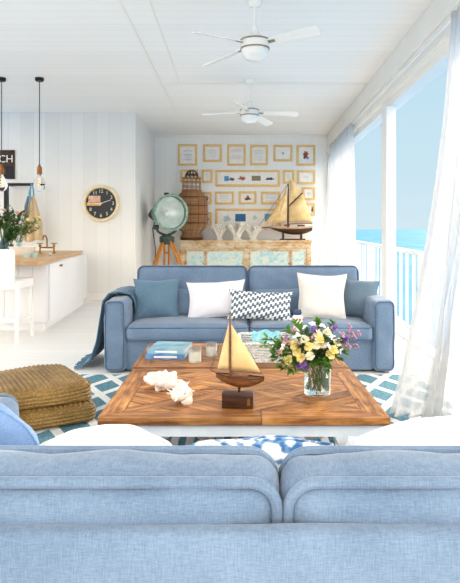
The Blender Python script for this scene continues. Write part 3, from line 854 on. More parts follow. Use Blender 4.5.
# ------------------------------------------------------------ things on the coffee tables
def toy_boat():
    p = at(238, 409, 2.86); S = 2.86/F
    t_ = thing('toy_sailboat', 'small wooden model sailboat with two tan sails on the front coffee table', 'model boat', (p.x, p.y, TZ))
    bm = bmesh.new(); bxx(bm, -.075, .075, -.028, .028, 0, .075, .004); mesh_obj('stand', bm, M['darkwood'], t_)
    bm = bmesh.new(); bxx(bm, .045, .06, -.0295, -.028, .018, .052); mesh_obj('nameplate', bm, M['brass'], t_, False)
    bm = bmesh.new(); n = 20; rings = []
    for i in range(n+1):
        u = i/n; x = -.105+u*.23
        w = .032*(math.sin(math.pi*min(u*.93+.01, 1)))**.7+.001; dep = .050*math.sin(math.pi*(u*.85+.09))**.8
        sh = .165-.045*0 + .022*(1-u)**2+.006*u
        rg = []
        for k in range(9):
            a = math.pi*k/8
            rg.append(bm.verts.new((x, -w*math.cos(a), sh-.028-dep*math.sin(a)**.8+.0)))
        rings.append(rg)
    for A, B in zip(rings, rings[1:]):
        for k in range(8): bm.faces.new((A[k], A[k+1], B[k+1], B[k]))
        bm.faces.new((A[0], B[0], B[8], A[8]))
    bm.faces.new(rings[0]); bm.faces.new(rings[-1][::-1])
    bmesh.ops.recalc_face_normals(bm, faces=bm.faces[:])
    hull = mesh_obj('hull', bm, M['midwood'], t_)
    bm = bmesh.new()
    for s in (-1, 1):
        pts = []
        for i in range(n+1):
            u = i/n; x = -.105+u*.23; w = .032*(math.sin(math.pi*min(u*.93+.01, 1)))**.7+.001
            pts.append((x, s*w, .139+.022*(1-u)**2+.006*u))
        tube(bm, pts, .003, 6)
    mesh_obj('gunwale', bm, M['darkwood'], hull)
    bm = bmesh.new(); bxx(bm, -.03, .05, -.014, .014, .135, .155, .003); mesh_obj('cabin', bm, M['midwood'], hull)
    bm = bmesh.new(); bxx(bm, .0, .012, -.004, .004, .07, .10); mesh_obj('keel', bm, M['darkwood'], hull)
    mx = -.038
    bm = bmesh.new(); tube(bm, [(mx, 0, .13), (mx, 0, .44)], [.0055, .0035], 8); mesh_obj('mast', bm, M['midwood'], t_)
    bm = bmesh.new(); tube(bm, [(mx, 0, .172), (.112, 0, .166)], .0035, 6); mesh_obj('boom', bm, M['midwood'], t_)
    bm = bmesh.new(); tube(bm, [(-.10, 0, .16), (-.135, 0, .178)], .003, 6); mesh_obj('bowsprit', bm, M['midwood'], t_)
    def sail(name, a, b_, c, belly, mat):
        bm = bmesh.new(); a, b_, c = map(Vector, (a, b_, c)); n = 10; g = {}
        for i in range(n+1):
            for j in range(n+1-i):
                u, v = i/n, j/n; w = 1-u-v; q = a*w+b_*u+c*v
                q.y += belly*27*max(u*v*w, 0)+belly*.6*max(w*v, 0)
                g[(i, j)] = bm.verts.new(q)
        for i in range(n):
            for j in range(n-i):
                bm.faces.new((g[(i, j)], g[(i+1, j)], g[(i, j+1)]))
                if j < n-i-1: bm.faces.new((g[(i+1, j)], g[(i+1, j+1)], g[(i, j+1)]))
        o = mesh_obj(name, bm, mat, t_, autos=180); md = o.modifiers.new('t', 'SOLIDIFY'); md.thickness = .0015; return o
    sail('main_sail', (mx+.006, 0, .178), (mx+.006, 0, .395), (.108, 0, .172), -.012, M['sail'])
    sail('jib_sail', (mx-.006, 0, .40), (mx-.008, 0, .18), (-.10, 0, .180), -.008, M['sail'])
    bm = bmesh.new()
    tube(bm, [(mx, 0, .44), (-.133, 0, .177)], .0008, 4); tube(bm, [(mx, 0, .44), (.122, 0, .150)], .0008, 4)
    for s in (-1, 1): tube(bm, [(mx, 0, .40), (mx+.01, s*.03, .14)], .0008, 4)
    mesh_obj('rigging', bm, M['darkwood'], t_)
    t_.rotation_euler = (0, 0, R(-6))
toy_boat()

def coral(label, loc, size, n, mat, seed, flat=.6, blob=.5):
    rr = random.Random(seed)
    bm = bmesh.new(); vs = ball(bm, (0, 0, size*.38*flat), size*.42, 4, (1, .8, flat))
    for v in vs:
        d = noise.noise(v.co*(6/size)*.9+Vector((seed, 0, 0)))*size*.20+abs(noise.noise(v.co*(14/size)))*size*.10
        v.co += v.normal*d if v.normal.length else Vector()
        v.co.z = max(v.co.z, 0)
    for i in range(n):
        a = rr.uniform(0, 2*math.pi); el = rr.uniform(.15, 1.3)
        dr_ = Vector((math.cos(a)*math.cos(el), math.sin(a)*math.cos(el)*.8, math.sin(el)*flat*1.1))
        p0 = Vector((0, 0, size*.25*flat))+dr_*size*.28; p1 = p0+dr_*size*rr.uniform(.10, .24)
        p0.z = max(p0.z, size*.05); p1.z = max(p1.z, size*.05)
        mid_ = (p0+p1)/2+Vector((rr.uniform(-1, 1), rr.uniform(-1, 1), rr.uniform(-.3, 1)))*size*.03
        tube(bm, [p0, mid_, p1], [size*.06, size*.045, size*.022], 6)
    o = mesh_obj('coral', bm, mat, loc=loc, autos=70); tag(o, label, 'coral'); return o
p = at(163, 386, 3.22)
coral('wide pinkish white coral lump left on the front coffee table', (p.x, p.y-.03, TZ), .19, 12, M['coral_pink'], 3, .50)
def shell():
    p = at(182, 405, 2.92)
    t_ = thing('seashell', 'spiky white murex seashell standing in front of the coral lump', 'seashell', (p.x, p.y, TZ), R(30))
    bm = bmesh.new(); n = 60; S = .055
    prof = []
    pts = []; rad = []
    for i in range(n+1):
        u = i/n; a = u*2*math.pi*3.6; r = .030*(1-u)**1.0
        pts.append((r*math.cos(a), r*math.sin(a), .032+u*.085)); rad.append(.030*(1-u)**.9+.003)
    tube(bm, pts, rad, 10)
    ob = mesh_obj('whorl', bm, M['coral'], t_)
    bm = bmesh.new(); rr = random.Random(5)
    for i in range(4, n, 2):
        p_ = Vector(pts[i]); a = (i/n)*2*math.pi*3.6
        d = Vector((math.cos(a), math.sin(a), rr.uniform(-.4, .6))); r0 = rad[i]*.7
        tube(bm, [p_+d*r0, p_+d*(r0+.012+.016*(1-i/n)+.008*rr.random())], [.006*(1-i/n)+.002, .001], 5)
    mesh_obj('spine', bm, M['coral'], t_)['kind'] = 'stuff'
    bm = bmesh.new(); rbox(bm, (.012, -.03, .022), (.05, .035, .045), .014, (8, 8, 8), (.004, .004, .004), .004, 3); mesh_obj('aperture_lip', bm, M['coral_pink'], t_)
shell()

def book(label, loc, w, d, h, rz, cov, title=None):
    t_ = thing('book', label, 'book', loc, rz)
    bm = bmesh.new()
    bxx(bm, -w/2, w/2, -d/2, d/2, 0, .003); bxx(bm, -w/2, w/2, -d/2, d/2, h-.003, h)
    bxx(bm, -w/2, w/2, -d/2-.002, -d/2+.001, 0, h)
    mesh_obj('cover', bm, cov, t_, False)
    bm = bmesh.new(); bxx(bm, -w/2+.006, w/2-.006, -d/2+.001, d/2-.006, .003, h-.003); mesh_obj('pages', bm, M['page'], t_, False)
    bm = bmesh.new(); bxx(bm, -w*.28, w*.30, -d/2-.0028, -d/2-.002, h*.3, h*.7); mesh_obj('spine_label', bm, M['page'], t_, False)
    return t_
b0 = at(168, 354, 4.02)
book('navy large book at the bottom of the pile on the rear coffee table', (b0.x+.0, 4.06, TZ), .26, .29, .030, R(-3), M['book_blue'])
book('pale blue book lying on top of the pile on the rear coffee table', (b0.x+.012, 4.07, TZ+.0305), .25, .28, .030, R(-7), M['book_pale'])

def candle(label, px, pyb, d, r, h):
    p = at(px, pyb, d)
    t_ = thing('candle_glass', label, 'candle', (p.x, p.y, TZ))
    bm = bmesh.new(); lathe(bm, [(0, 0), (r*.9, 0), (r, .006), (r, h), (r-.003, h), (r-.0035, .010), (0, .010)], 28); mesh_obj('glass', bm, M['frosted'], t_)
    bm = bmesh.new(); lathe(bm, [(0, .011), (r-.005, .011), (r-.005, h*.62), (r*.5, h*.60), (0, h*.60)], 28); mesh_obj('wax', bm, M['wax'], t_)
    bm = bmesh.new(); tube(bm, [(0, 0, h*.6), (.001, 0, h*.6+.012)], .0014, 5); mesh_obj('wick', bm, M['black_metal'], t_)
candle('larger white candle in frosted glass, nearer the books\' right corner', 195, 363, 3.83, .041, .095)
candle('smaller white candle in frosted glass, right of the larger candle', 211.5, 356, 4.03, .038, .085)

# whitewashed basket tray with things in it
def basket():
    x0 = at(241, 365, 3.74).x; x1 = at(301, 365, 3.74).x; w = x1-x0; D = .36; h = .12
    t_ = thing('wicker_tray', 'whitewashed wicker tray on rear coffee table behind the toy sailboat', 'tray', ((x0+x1)/2, 3.82+D/2, TZ))
    bm = bmesh.new(); bxx(bm, -w/2, w/2, -D/2, D/2, 0, .012); mesh_obj('tray_base', bm, M['basket'], t_, False)
    bm = bmesh.new()
    for k in range(7):
        z = .016+k*(h-.02)/6
        tube(bm, [(a*(1+.05*k/6), b_*(1+.05*k/6), z+.002*math.sin(i*1.9+k*math.pi)) for i, (a, b_) in enumerate(rrect(w-.01, D-.01, .03, 5, 14))], .0075, 6, closed=True)
    mesh_obj('woven_side', bm, M['basket'], t_)
    bm = bmesh.new()
    for i, (a, b_) in enumerate(rrect(w, D, .03, 4, 10)): tube(bm, [(a, b_, 0), (a*1.05, b_*1.05, h)], .004, 5)
    mesh_obj('stake', bm, M['basket'], t_)['kind'] = 'stuff'
    bm = bmesh.new(); tube(bm, [(a*1.05, b_*1.05, h) for a, b_ in rrect(w, D, .03, 5, 14)], .010, 8, closed=True); mesh_obj('rim', bm, M['basket'], t_)
    # things in the tray
    zf = TZ+.013
    p = at(267, 345, 4.0)
    bm = bmesh.new(); prof = [(0, 0), (.04, 0), (.05, .01), (.07, .05), (.085, .11), (.088, .15), (.082, .15), (.078, .11), (.06, .05), (0, .015)]
    lathe(bm, prof, 40)
    for v in bm.verts:
        a = math.atan2(v.co.y, v.co.x); r = Vector((v.co.x, v.co.y, 0)); v.co += r*.09*math.sin(a*10)*(v.co.z/.15); v.co.z += .008*math.sin(a*5)*(v.co.z/.15)
    o = mesh_obj('fluted_bowl', bm, M['aqua'], loc=(p.x-.01, 3.98, zf)); tag(o, 'aqua fluted glass bowl standing in the white wicker tray', 'bowl')
    q_ = at(298, 330, 4.02)
    b_ = thing('ceramic_bottle', 'white ceramic bottle with navy cap and red spots behind the bouquet', 'bottle', (q_.x-.002, 4.03, zf))
    bm = bmesh.new(); lathe(bm, [(0, 0), (.032, 0), (.036, .01), (.036, .14), (.028, .17), (.026, .20), (.034, .22), (.035, .245), (.024, .262), (0, .262)], 24); mesh_obj('bottle_body', bm, M['terracotta'], b_)
    bm = bmesh.new(); lathe(bm, [(0, .262), (.026, .262), (.030, .275), (.024, .295), (0, .30)], 20); mesh_obj('cap', bm, M['navy'], b_)
    for a in (-2.4, -1.2, -.1):
        bm = bmesh.new(); ball(bm, (0.0345*math.cos(a), .0345*math.sin(a), .232), .009, 2); mesh_obj('red_spot', bm, M['red'], b_)
basket()

# bouquet in a glass vase
def bouquet():
    vx, vy = at(317, 394, 3.10).x, 3.10
    t_ = thing('glass_vase', 'clear cylindrical glass vase of water holding the bouquet, on front coffee table', 'vase', (vx, vy, TZ))
    bm = bmesh.new(); r = .069; h = .15
    lathe(bm, [(0, 0), (r*.94, 0), (r, .006), (r, h), (r-.0025, h), (r-.003, .014), (0, .014)], 40); mesh_obj('glass', bm, M['glass'], t_)
    bm = bmesh.new(); lathe(bm, [(0, .0145), (r-.0034, .0145), (r-.0034, .092), (0, .092)], 40); mesh_obj('water', bm, M['water'], t_)
    fl = thing('flower_bouquet', 'mixed bouquet of yellow, purple and white flowers in the glass vase', 'bouquet', (vx, vy, TZ+.015))
    rr = random.Random(21)
    heads = []   # image position and kind
    K = [('yellow_flower', 'yellow', .030, [(297, 352), (301, 358), (309, 347), (330, 355), (333, 350), (295, 346), (320, 340), (289, 360)]),
         ('cream_flower', 'cream_petal', .028, [(316, 346), (318, 335), (323, 345), (305, 340), (337, 343), (327, 333), (310, 356)]),
         ('purple_flower', 'purple', .026, [(303, 364), (306, 368), (315, 331), (345, 340), (300, 366), (334, 329)]),
         ('mauve_flower', 'mauve', .026, [(349, 333), (353, 338), (347, 345), (355, 346), (342, 335), (350, 328), (357, 333), (343, 349), (287, 338), (294, 331)]),
         ('white_flower', 'white_petal', .022, [(305, 328), (322, 326), (331, 337), (327, 346), (340, 352), (297, 336), (283, 347), (312, 324)]),
         ('pink_flower', 'pink_petal', .020, [(290, 342), (299, 344), (281, 352), (285, 343), (311, 338)])]
    stems = bmesh.new()
    for nm, mt, R_, pts in K:
        R_ *= .86 if nm in ('yellow_flower', 'cream_flower', 'purple_flower') else 1.05
        for (px, py) in pts:
            rad2 = 1-min(1, ((px-313)/45)**2+((py-350)/34)**2)
            dy = -.13*math.sqrt(max(rad2, .02))*rr.uniform(.8, 1.05)+(0.02 if rad2 < .3 else 0)
            c = at(px, py, vy+dy); c = Vector((c.x-vx, c.y-vy, c.z-(TZ+.015)))
            out = (c-Vector((0, 0, .10))).normalized()
            qt = out.to_track_quat('Z', 'Y').to_matrix().to_4x4()
            bm = bmesh.new()
            if nm in ('mauve_flower', 'pink_flower', 'white_flower'):
                for k in range(11):
                    u = rr.uniform(0, 6.28); w = rr.uniform(0, 1)
                    q = Vector((math.cos(u)*w, math.sin(u)*w, rr.uniform(-.2, .7)))*R_*.75
                    ball(bm, q, R_*rr.uniform(.22, .34), 1, (1, 1, .7))
            else:
                for ring in range(3):
                    npet = 6-ring; rr0 = R_*(1-.27*ring); tilt = R(20+25*ring)
                    for k in range(npet):
                        a = 2*math.pi*k/npet+ring*.5
                        g = []
                        for i in range(4):
                            uu = i/3; wd = rr0*.62*math.sin(math.pi*(uu*.55+.3)); rad = rr0*uu; zz = rad*math.tan(tilt)*.8+R_*.1*ring-rr0*.25*uu*uu
                            g.append([bm.verts.new((math.cos(a)*rad-math.sin(a)*wd*s, math.sin(a)*rad+math.cos(a)*wd*s, zz+abs(s)*rr0*.10)) for s in (-1, 0, 1)])
                        for A, B in zip(g, g[1:]):
                            for s in range(2): bm.faces.new((A[s], A[s+1], B[s+1], B[s]))
                ball(bm, (0, 0, R_*.35), R_*.22, 1)
            bmesh.ops.transform(bm, matrix=Matrix.Translation(c) @ qt, verts=bm.verts[:])
            mesh_obj(nm, bm, M[mt], fl)
            a = rr.uniform(0, 6.28); foot = Vector((math.cos(a)*.045, math.sin(a)*.045, rr.uniform(.004, .02)))
            neck = Vector((c.x*.25, c.y*.25, .14)); neck.x = max(-.05, min(.05, neck.x)); neck.y = max(-.05, min(.05, neck.y))
            tube(stems, [foot, neck*.5+foot*.5+Vector((0, 0, 0)), neck, c*.6+neck*.4+Vector((0, 0, .015)), c-out*.004], [.002]*5, 5)
    mesh_obj('stems', stems, M['stem'], fl)['kind'] = 'stuff'
    # foliage sprays
    def leaf(bm, p, d, L, w):
        d = d.normalized(); sd = d.cross(Vector((0, 0, 1)));
        if sd.length < .1: sd = Vector((1, 0, 0))
        sd.normalize(); up = sd.cross(d)
        a = bm.verts.new(p); b1 = bm.verts.new(p+d*L*.45+sd*w+up*w*.2); b2 = bm.verts.new(p+d*L*.45-sd*w+up*w*.2)
        m_ = bm.verts.new(p+d*L*.5-up*w*.15); e = bm.verts.new(p+d*L-up*L*.12)
        bm.faces.new((a, b1, m_)); bm.faces.new((a, m_, b2)); bm.faces.new((m_, b1, e)); bm.faces.new((b2, m_, e))
    for nm, mt, cnt, tips in (('leafy_spray', 'leaf', 40, [(259, 346), (283, 364), (310, 366), (337, 350), (303, 345), (262, 340), (268, 352), (272, 362), (280, 372), (275, 345), (285, 330), (292, 322), (318, 320), (335, 322), (347, 355), (300, 372), (325, 365), (330, 372), (340, 362), (276, 368), (268, 358), (290, 374)]),
                              ('dark_leafy_spray', 'leaf_dark', 26, [(300, 348), (312, 358), (322, 358), (306, 335), (328, 342), (294, 365), (342, 342), (316, 368)])):
        for (px, py) in tips:
            bm = bmesh.new()
            rad2 = 1-min(1, ((px-313)/50)**2+((py-348)/30)**2)
            c = at(px, py, vy-.125*math.sqrt(max(rad2, 0))+rr.uniform(-.03, .02)); c = Vector((c.x-vx, c.y-vy, c.z-(TZ+.015)))
            nk = Vector((c.x*.2, c.y*.2, .142))
            pts = [nk.lerp(c, k/8)+Vector((0, 0, .04*math.sin(math.pi*k/8))) for k in range(9)]
            tube(bm, pts, .0015, 4)
            for q in range(cnt):
                f = rr.uniform(.25, 1.0); i = int(f*8); p_ = pts[min(i, 8)]
                d = Vector((rr.uniform(-1, 1), rr.uniform(-1, 1), rr.uniform(-.4, .7)))+(c-nk).normalized()*.6
                leaf(bm, p_, d, rr.uniform(.030, .055), rr.uniform(.008, .014))
            mesh_obj(nm, bm, M[mt], fl, False)
bouquet()

# ------------------------------------------------------------ sideboard with its things
SZ = 1.055; SX0, SX1, SY0, SY1 = at(180, 0, 13.05).x, at(311, 0, 13.05).x, 13.05, 13.62
def sideboard():
    t_ = thing('sideboard', 'weathered wooden sideboard with aqua flowered doors behind the far sofa', 'sideboard', ((SX0+SX1)/2, (SY0+SY1)/2, 0))
    w = SX1-SX0; d = SY1-SY0; hw, hd = w/2, d/2
    bm = bmesh.new(); bxx(bm, -hw-.03, hw+.03, -hd-.02, hd, SZ-.05, SZ, .006); mesh_obj('top', bm, M['distress'], t_)
    bm = bmesh.new(); bxx(bm, -hw, hw, -hd, hd, .1, SZ-.05); mesh_obj('carcass', bm, M['distress'], t_, False)
    bm = bmesh.new(); bxx(bm, -hw+.02, hw-.02, -hd-.012, -hd, SZ-.17, SZ-.055, .004); mesh_obj('frieze', bm, M['distress'], t_)
    for sx in (-1, 1):
        for sy in (-1, 1):
            bm = bmesh.new(); tube(bm, [(0, 0, 0), (0, 0, .1)], [.025, .04], 8); mesh_obj('foot', bm, M['distress'], t_, loc=(sx*(hw-.06), sy*(hd-.06), 0))
    xs = [180, 183, 186, 192, 206, 206, 243, 249, 290, 292, 311]
    def X(px): return at(px, 0, SY0).x-(SX0+SX1)/2
    for a in (182, 246.5, 309):
        bm = bmesh.new(); bxx(bm, X(a)-.05, X(a)+.05, -hd-.02, -hd, .1, SZ-.17, .006); mesh_obj('stile', bm, M['distress'], t_)
    for a, b_ in ((186, 205), (206, 244), (249, 290), (291, 306)):
        x0, x1 = X(a), X(b_); z0, z1 = .14, SZ-.19
        bm = bmesh.new(); f = .05
        bxx(bm, x0, x0+f*.6, -hd-.016, -hd, z0, z1); bxx(bm, x1-f*.6, x1, -hd-.016, -hd, z0, z1)
        bxx(bm, x0+f*.6, x1-f*.6, -hd-.016, -hd, z1-f, z1); bxx(bm, x0+f*.6, x1-f*.6, -hd-.016, -hd, z0, z0+f)
        dr_ = mesh_obj('door', bm, M['distress'], t_, False)
        bm = bmesh.new(); bxx(bm, x0+f*.6, x1-f*.6, -hd-.008, -hd-.0005, z0+f, z1-f); mesh_obj('painted_panel', bm, M['floral'], dr_, False)
        bm = bmesh.new(); ball(bm, (x1-.03, -hd-.03, .55), .014, 2); mesh_obj('knob', bm, M['brass'], dr_)
sideboard()

def wicker_lantern():
    p = at(191.5, 237, 13.25)
    t_ = thing('wicker_lantern', 'tall brown wicker lantern with open cage neck on the sideboard', 'lantern', (p.x, 13.3, SZ))
    k = 13.3/F*1.07
    body = [(9, 0), (10.5, 3), (8, 5), (9.5, 8), (13, 11), (14.2, 16), (14.3, 30), (14, 36), (12.5, 41), (9, 44), (8.8, 46)]
    bm = bmesh.new()
    # horizontal rods wound along the profile
    def rad(z):
        for (r0, z0), (r1, z1) in zip(body, body[1:]):
            if z0 <= z <= z1: return r0+(r1-r0)*(z-z0)/max(z1-z0, 1e-6)
        return body[-1][0]
    nrows = 34
    for i in range(nrows):
        z = 46*i/(nrows-1); r = rad(z)*k
        tube(bm, [(r*math.cos(a), r*math.sin(a), z*k+.012) for a in [2*math.pi*j/32 for j in range(32)]], .014, 5, closed=True)
    mesh_obj('woven_body', bm, M['wicker'], t_)
    bm = bmesh.new()
    for j in range(12):
        a = 2*math.pi*j/12
        tube(bm, [((rad(z)*k+.008)*math.cos(a), (rad(z)*k+.008)*math.sin(a), z*k+.01) for z in range(0, 47, 2)], .005, 5)
    for z in (16, 24, 32, 40): 
        r = rad(z)*k+.012; tube(bm, [(r*math.cos(a), r*math.sin(a), z*k) for a in [2*math.pi*j/32 for j in range(32)]], .010, 5, closed=True)
    mesh_obj('uprights', bm, M['wicker_dark'], t_)
    bm = bmesh.new(); lathe(bm, [(0, 0), (10.3*k, 0), (10.6*k, .05), (9.2*k, .09), (0, .09)], 28); mesh_obj('base_ring', bm, M['wicker_dark'], t_)
    bm = bmesh.new()
    for j in range(12):
        a = 2*math.pi*j/12; r = 8.6*k; tube(bm, [(r*math.cos(a), r*math.sin(a), 45*k), (r*.98*math.cos(a), r*.98*math.sin(a), 58*k)], .007, 5)
    for z, r in ((46, 8.8), (50, 8.7), (54, 8.6), (58, 8.6)):
        tube(bm, [(r*k*math.cos(a), r*k*math.sin(a), z*k) for a in [2*math.pi*j/24 for j in range(24)]], .009 if z < 57 else .014, 5, closed=True)
    mesh_obj('cage_neck', bm, M['wicker'], t_)
    bm = bmesh.new()
    for j in range(10):
        a = 2*math.pi*j/10; pts = [((6.2*math.sin(R(15+w*15)))*k*math.cos(a), (6.2*math.sin(R(15+w*15)))*k*math.sin(a), (58+7.5*math.cos(R(15+w*15))*1.0)*k) for w in range(6)]
        tube(bm, pts, .011, 5)
    tube(bm, [(5.5*k*math.cos(a), 5.5*k*math.sin(a), 61*k) for a in [2*math.pi*j/20 for j in range(20)]], .012, 5, closed=True)
    mesh_obj('dome_lid', bm, M['wicker_dark'], t_)
wicker_lantern()

def branch_coral(label, px, d, hpx, wpx, seed, mat):
    rr = random.Random(seed); p = at(px, 238, d); k = d/F; bm = bmesh.new()
    def grow(p0, dr_, L, r, lv):
        p1 = p0+dr_*L; p1m = (p0+p1)/2+Vector((rr.uniform(-1, 1), rr.uniform(-1, 1), 0))*L*.12
        p1.z = max(p1.z, .02)
        tube(bm, [p0, p1m, p1], [r, r*.85, r*.65], 6)
        if lv == 0: ball(bm, p1, r*.75, 1); return
        for _ in range(3 if lv > 1 else 2):
            nd = (dr_+Vector((rr.uniform(-1, 1), rr.uniform(-1, 1)*.7, rr.uniform(-.2, .6)))*.75).normalized(); grow(p1, nd, L*.68, r*.68, lv-1)
    lathe(bm, [(0, 0), (wpx*k*.30, 0), (wpx*k*.26, .03), (0, .05)], 16)
    for a in range(5):
        an_ = a*2*math.pi/5; grow(Vector((0, 0, .03)), Vector((math.cos(an_)*.5*wpx/hpx*1.4, math.sin(an_)*.4, 1)).normalized(), hpx*k*.36, .058, 3)
    o = mesh_obj('branch_coral', bm, mat, loc=(p.x, p.y, SZ)); tag(o, label, 'coral'); return o
branch_coral('leftmost bleached branch coral on the sideboard, next to the wicker lantern', 219, 13.3, 17, 13, 3, M['coral'])
branch_coral('middle bleached branch coral on the sideboard, tallest and most open', 237, 13.28, 20, 17, 6, M['coral'])
branch_coral('rightmost bleached branch coral on the sideboard, near the sailing ship\'s bow', 253, 13.32, 16, 15, 9, M['coral'])

def big_ship():
    d = 13.3; k = d/F; ox = at(292, 0, d).x
    t_ = thing('model_ship', 'large model sailing ship with cream sails at right end of sideboard', 'model boat', (ox, d, SZ))
    def P(px, py, y=0): return Vector(((px-292)*k, y, (237.3-py)*k))
    bm = bmesh.new(); n = 24; rings = []
    for i in range(n+1):
        u = i/n; px = 271+u*41
        w = .13*math.sin(math.pi*(u*.86+.04))**.75+.004
        dp = 6.5*math.sin(math.pi*(u*.88+.04))**.7*(.55+.6*u)+.6; topy = 224.5+1.2*math.sin(math.pi*u)
        rings.append([bm.verts.new(P(px, topy+dp*math.sin(math.pi*q/8)**.8, -w*math.cos(math.pi*q/8))) for q in range(9)])
    for A, B in zip(rings, rings[1:]):
        for q in range(8): bm.faces.new((A[q], A[q+1], B[q+1], B[q]))
        bm.faces.new((A[0], B[0], B[8], A[8]))
    bm.faces.new(rings[0]); bm.faces.new(rings[-1]); bmesh.ops.recalc_face_normals(bm, faces=bm.faces[:])
    hull = mesh_obj('hull', bm, M['darkwood'], t_)
    bm = bmesh.new()
    for s in (-1, 1):
        tube(bm, [P(271+41*i/n, 224.2+1.2*math.sin(math.pi*i/n), s*(.13*math.sin(math.pi*(i/n*.86+.04))**.75+.004)) for i in range(n+1)], .022, 6)
    mesh_obj('pale_rail', bm, M['worktop'], hull)
    bm = bmesh.new(); c = P(287, 222.6); box(bm, c, (.12, .09, .04), None, .005); mesh_obj('deck_house', bm, M['midwood'], hull); bm = bmesh.new(); c = P(301, 222.8); box(bm, c, (.16, .09, .04), None, .005); mesh_obj('deck_house', bm, M['midwood'], hull)
    bm = bmesh.new(); tube(bm, [P(272, 224.5), P(258, 224.8)], [.014, .008], 6); mesh_obj('bowsprit', bm, M['midwood'], t_)
    bm = bmesh.new(); tube(bm, [P(288, 225), P(288.3, 181)], [.022, .012], 8); mesh_obj('mast', bm, M['darkwood'], t_)
    bm = bmesh.new(); tube(bm, [P(288, 204), P(302.5, 190)], .014, 6); mesh_obj('gaff', bm, M['darkwood'], t_)
    bm = bmesh.new(); tube(bm, [P(288, 221.2), P(312.5, 220.5)], .012, 6); mesh_obj('boom', bm, M['midwood'], t_)
    bm = bmesh.new()
    for px in (283, 301): bxx(bm, P(px, 0).x-.02, P(px, 0).x+.02, -.07, .07, 0, .20)
    bxx(bm, P(280, 0).x, P(305, 0).x, -.08, .08, 0, .03); mesh_obj('stand', bm, M['darkwood'], t_, False)
    def sail(name, pts, belly):
        # quad or triangle patch
        bm = bmesh.new(); n = 10; a, b_, c, e = [P(*q) for q in pts]; g = []
        for i in range(n+1):
            u = i/n; row = []
            for j in range(n+1):
                v = j/n; q = (a*(1-u)+b_*u)*(1-v)+(e*(1-u)+c*u)*v; q.y += belly*math.sin(math.pi*u)*math.sin(math.pi*v); row.append(bm.verts.new(q))
            g.append(row)
        for i in range(n):
            for j in range(n): bm.faces.new((g[i][j], g[i+1][j], g[i+1][j+1], g[i][j+1]))
        bmesh.ops.remove_doubles(bm, verts=bm.verts[:], dist=1e-4)
        o = mesh_obj(name, bm, M['bigsail'], t_, autos=180); md = o.modifiers.new('t', 'SOLIDIFY'); md.thickness = .004
    sail('main_sail', [(288.5, 219.8), (313, 219.8), (302.5, 190.5), (288.5, 204.5)], -.10)
    sail('top_sail', [(288.6, 203), (301.5, 189), (292, 177), (290, 176)], -.04)
    sail('fore_sail', [(287, 219), (272, 222), (286, 186), (287, 185)], -.06)
    sail('flying_jib', [(283, 214), (264, 223), (283, 193), (284, 192)], -.05)
    bm = bmesh.new()
    for a, b_ in (((288, 181), (258, 224.8)), ((288, 181), (272, 224)), ((288, 185), (312, 222))): tube(bm, [P(*a), P(*b_)], .004, 4)
    mesh_obj('rigging', bm, M['darkwood'], t_)
big_ship()

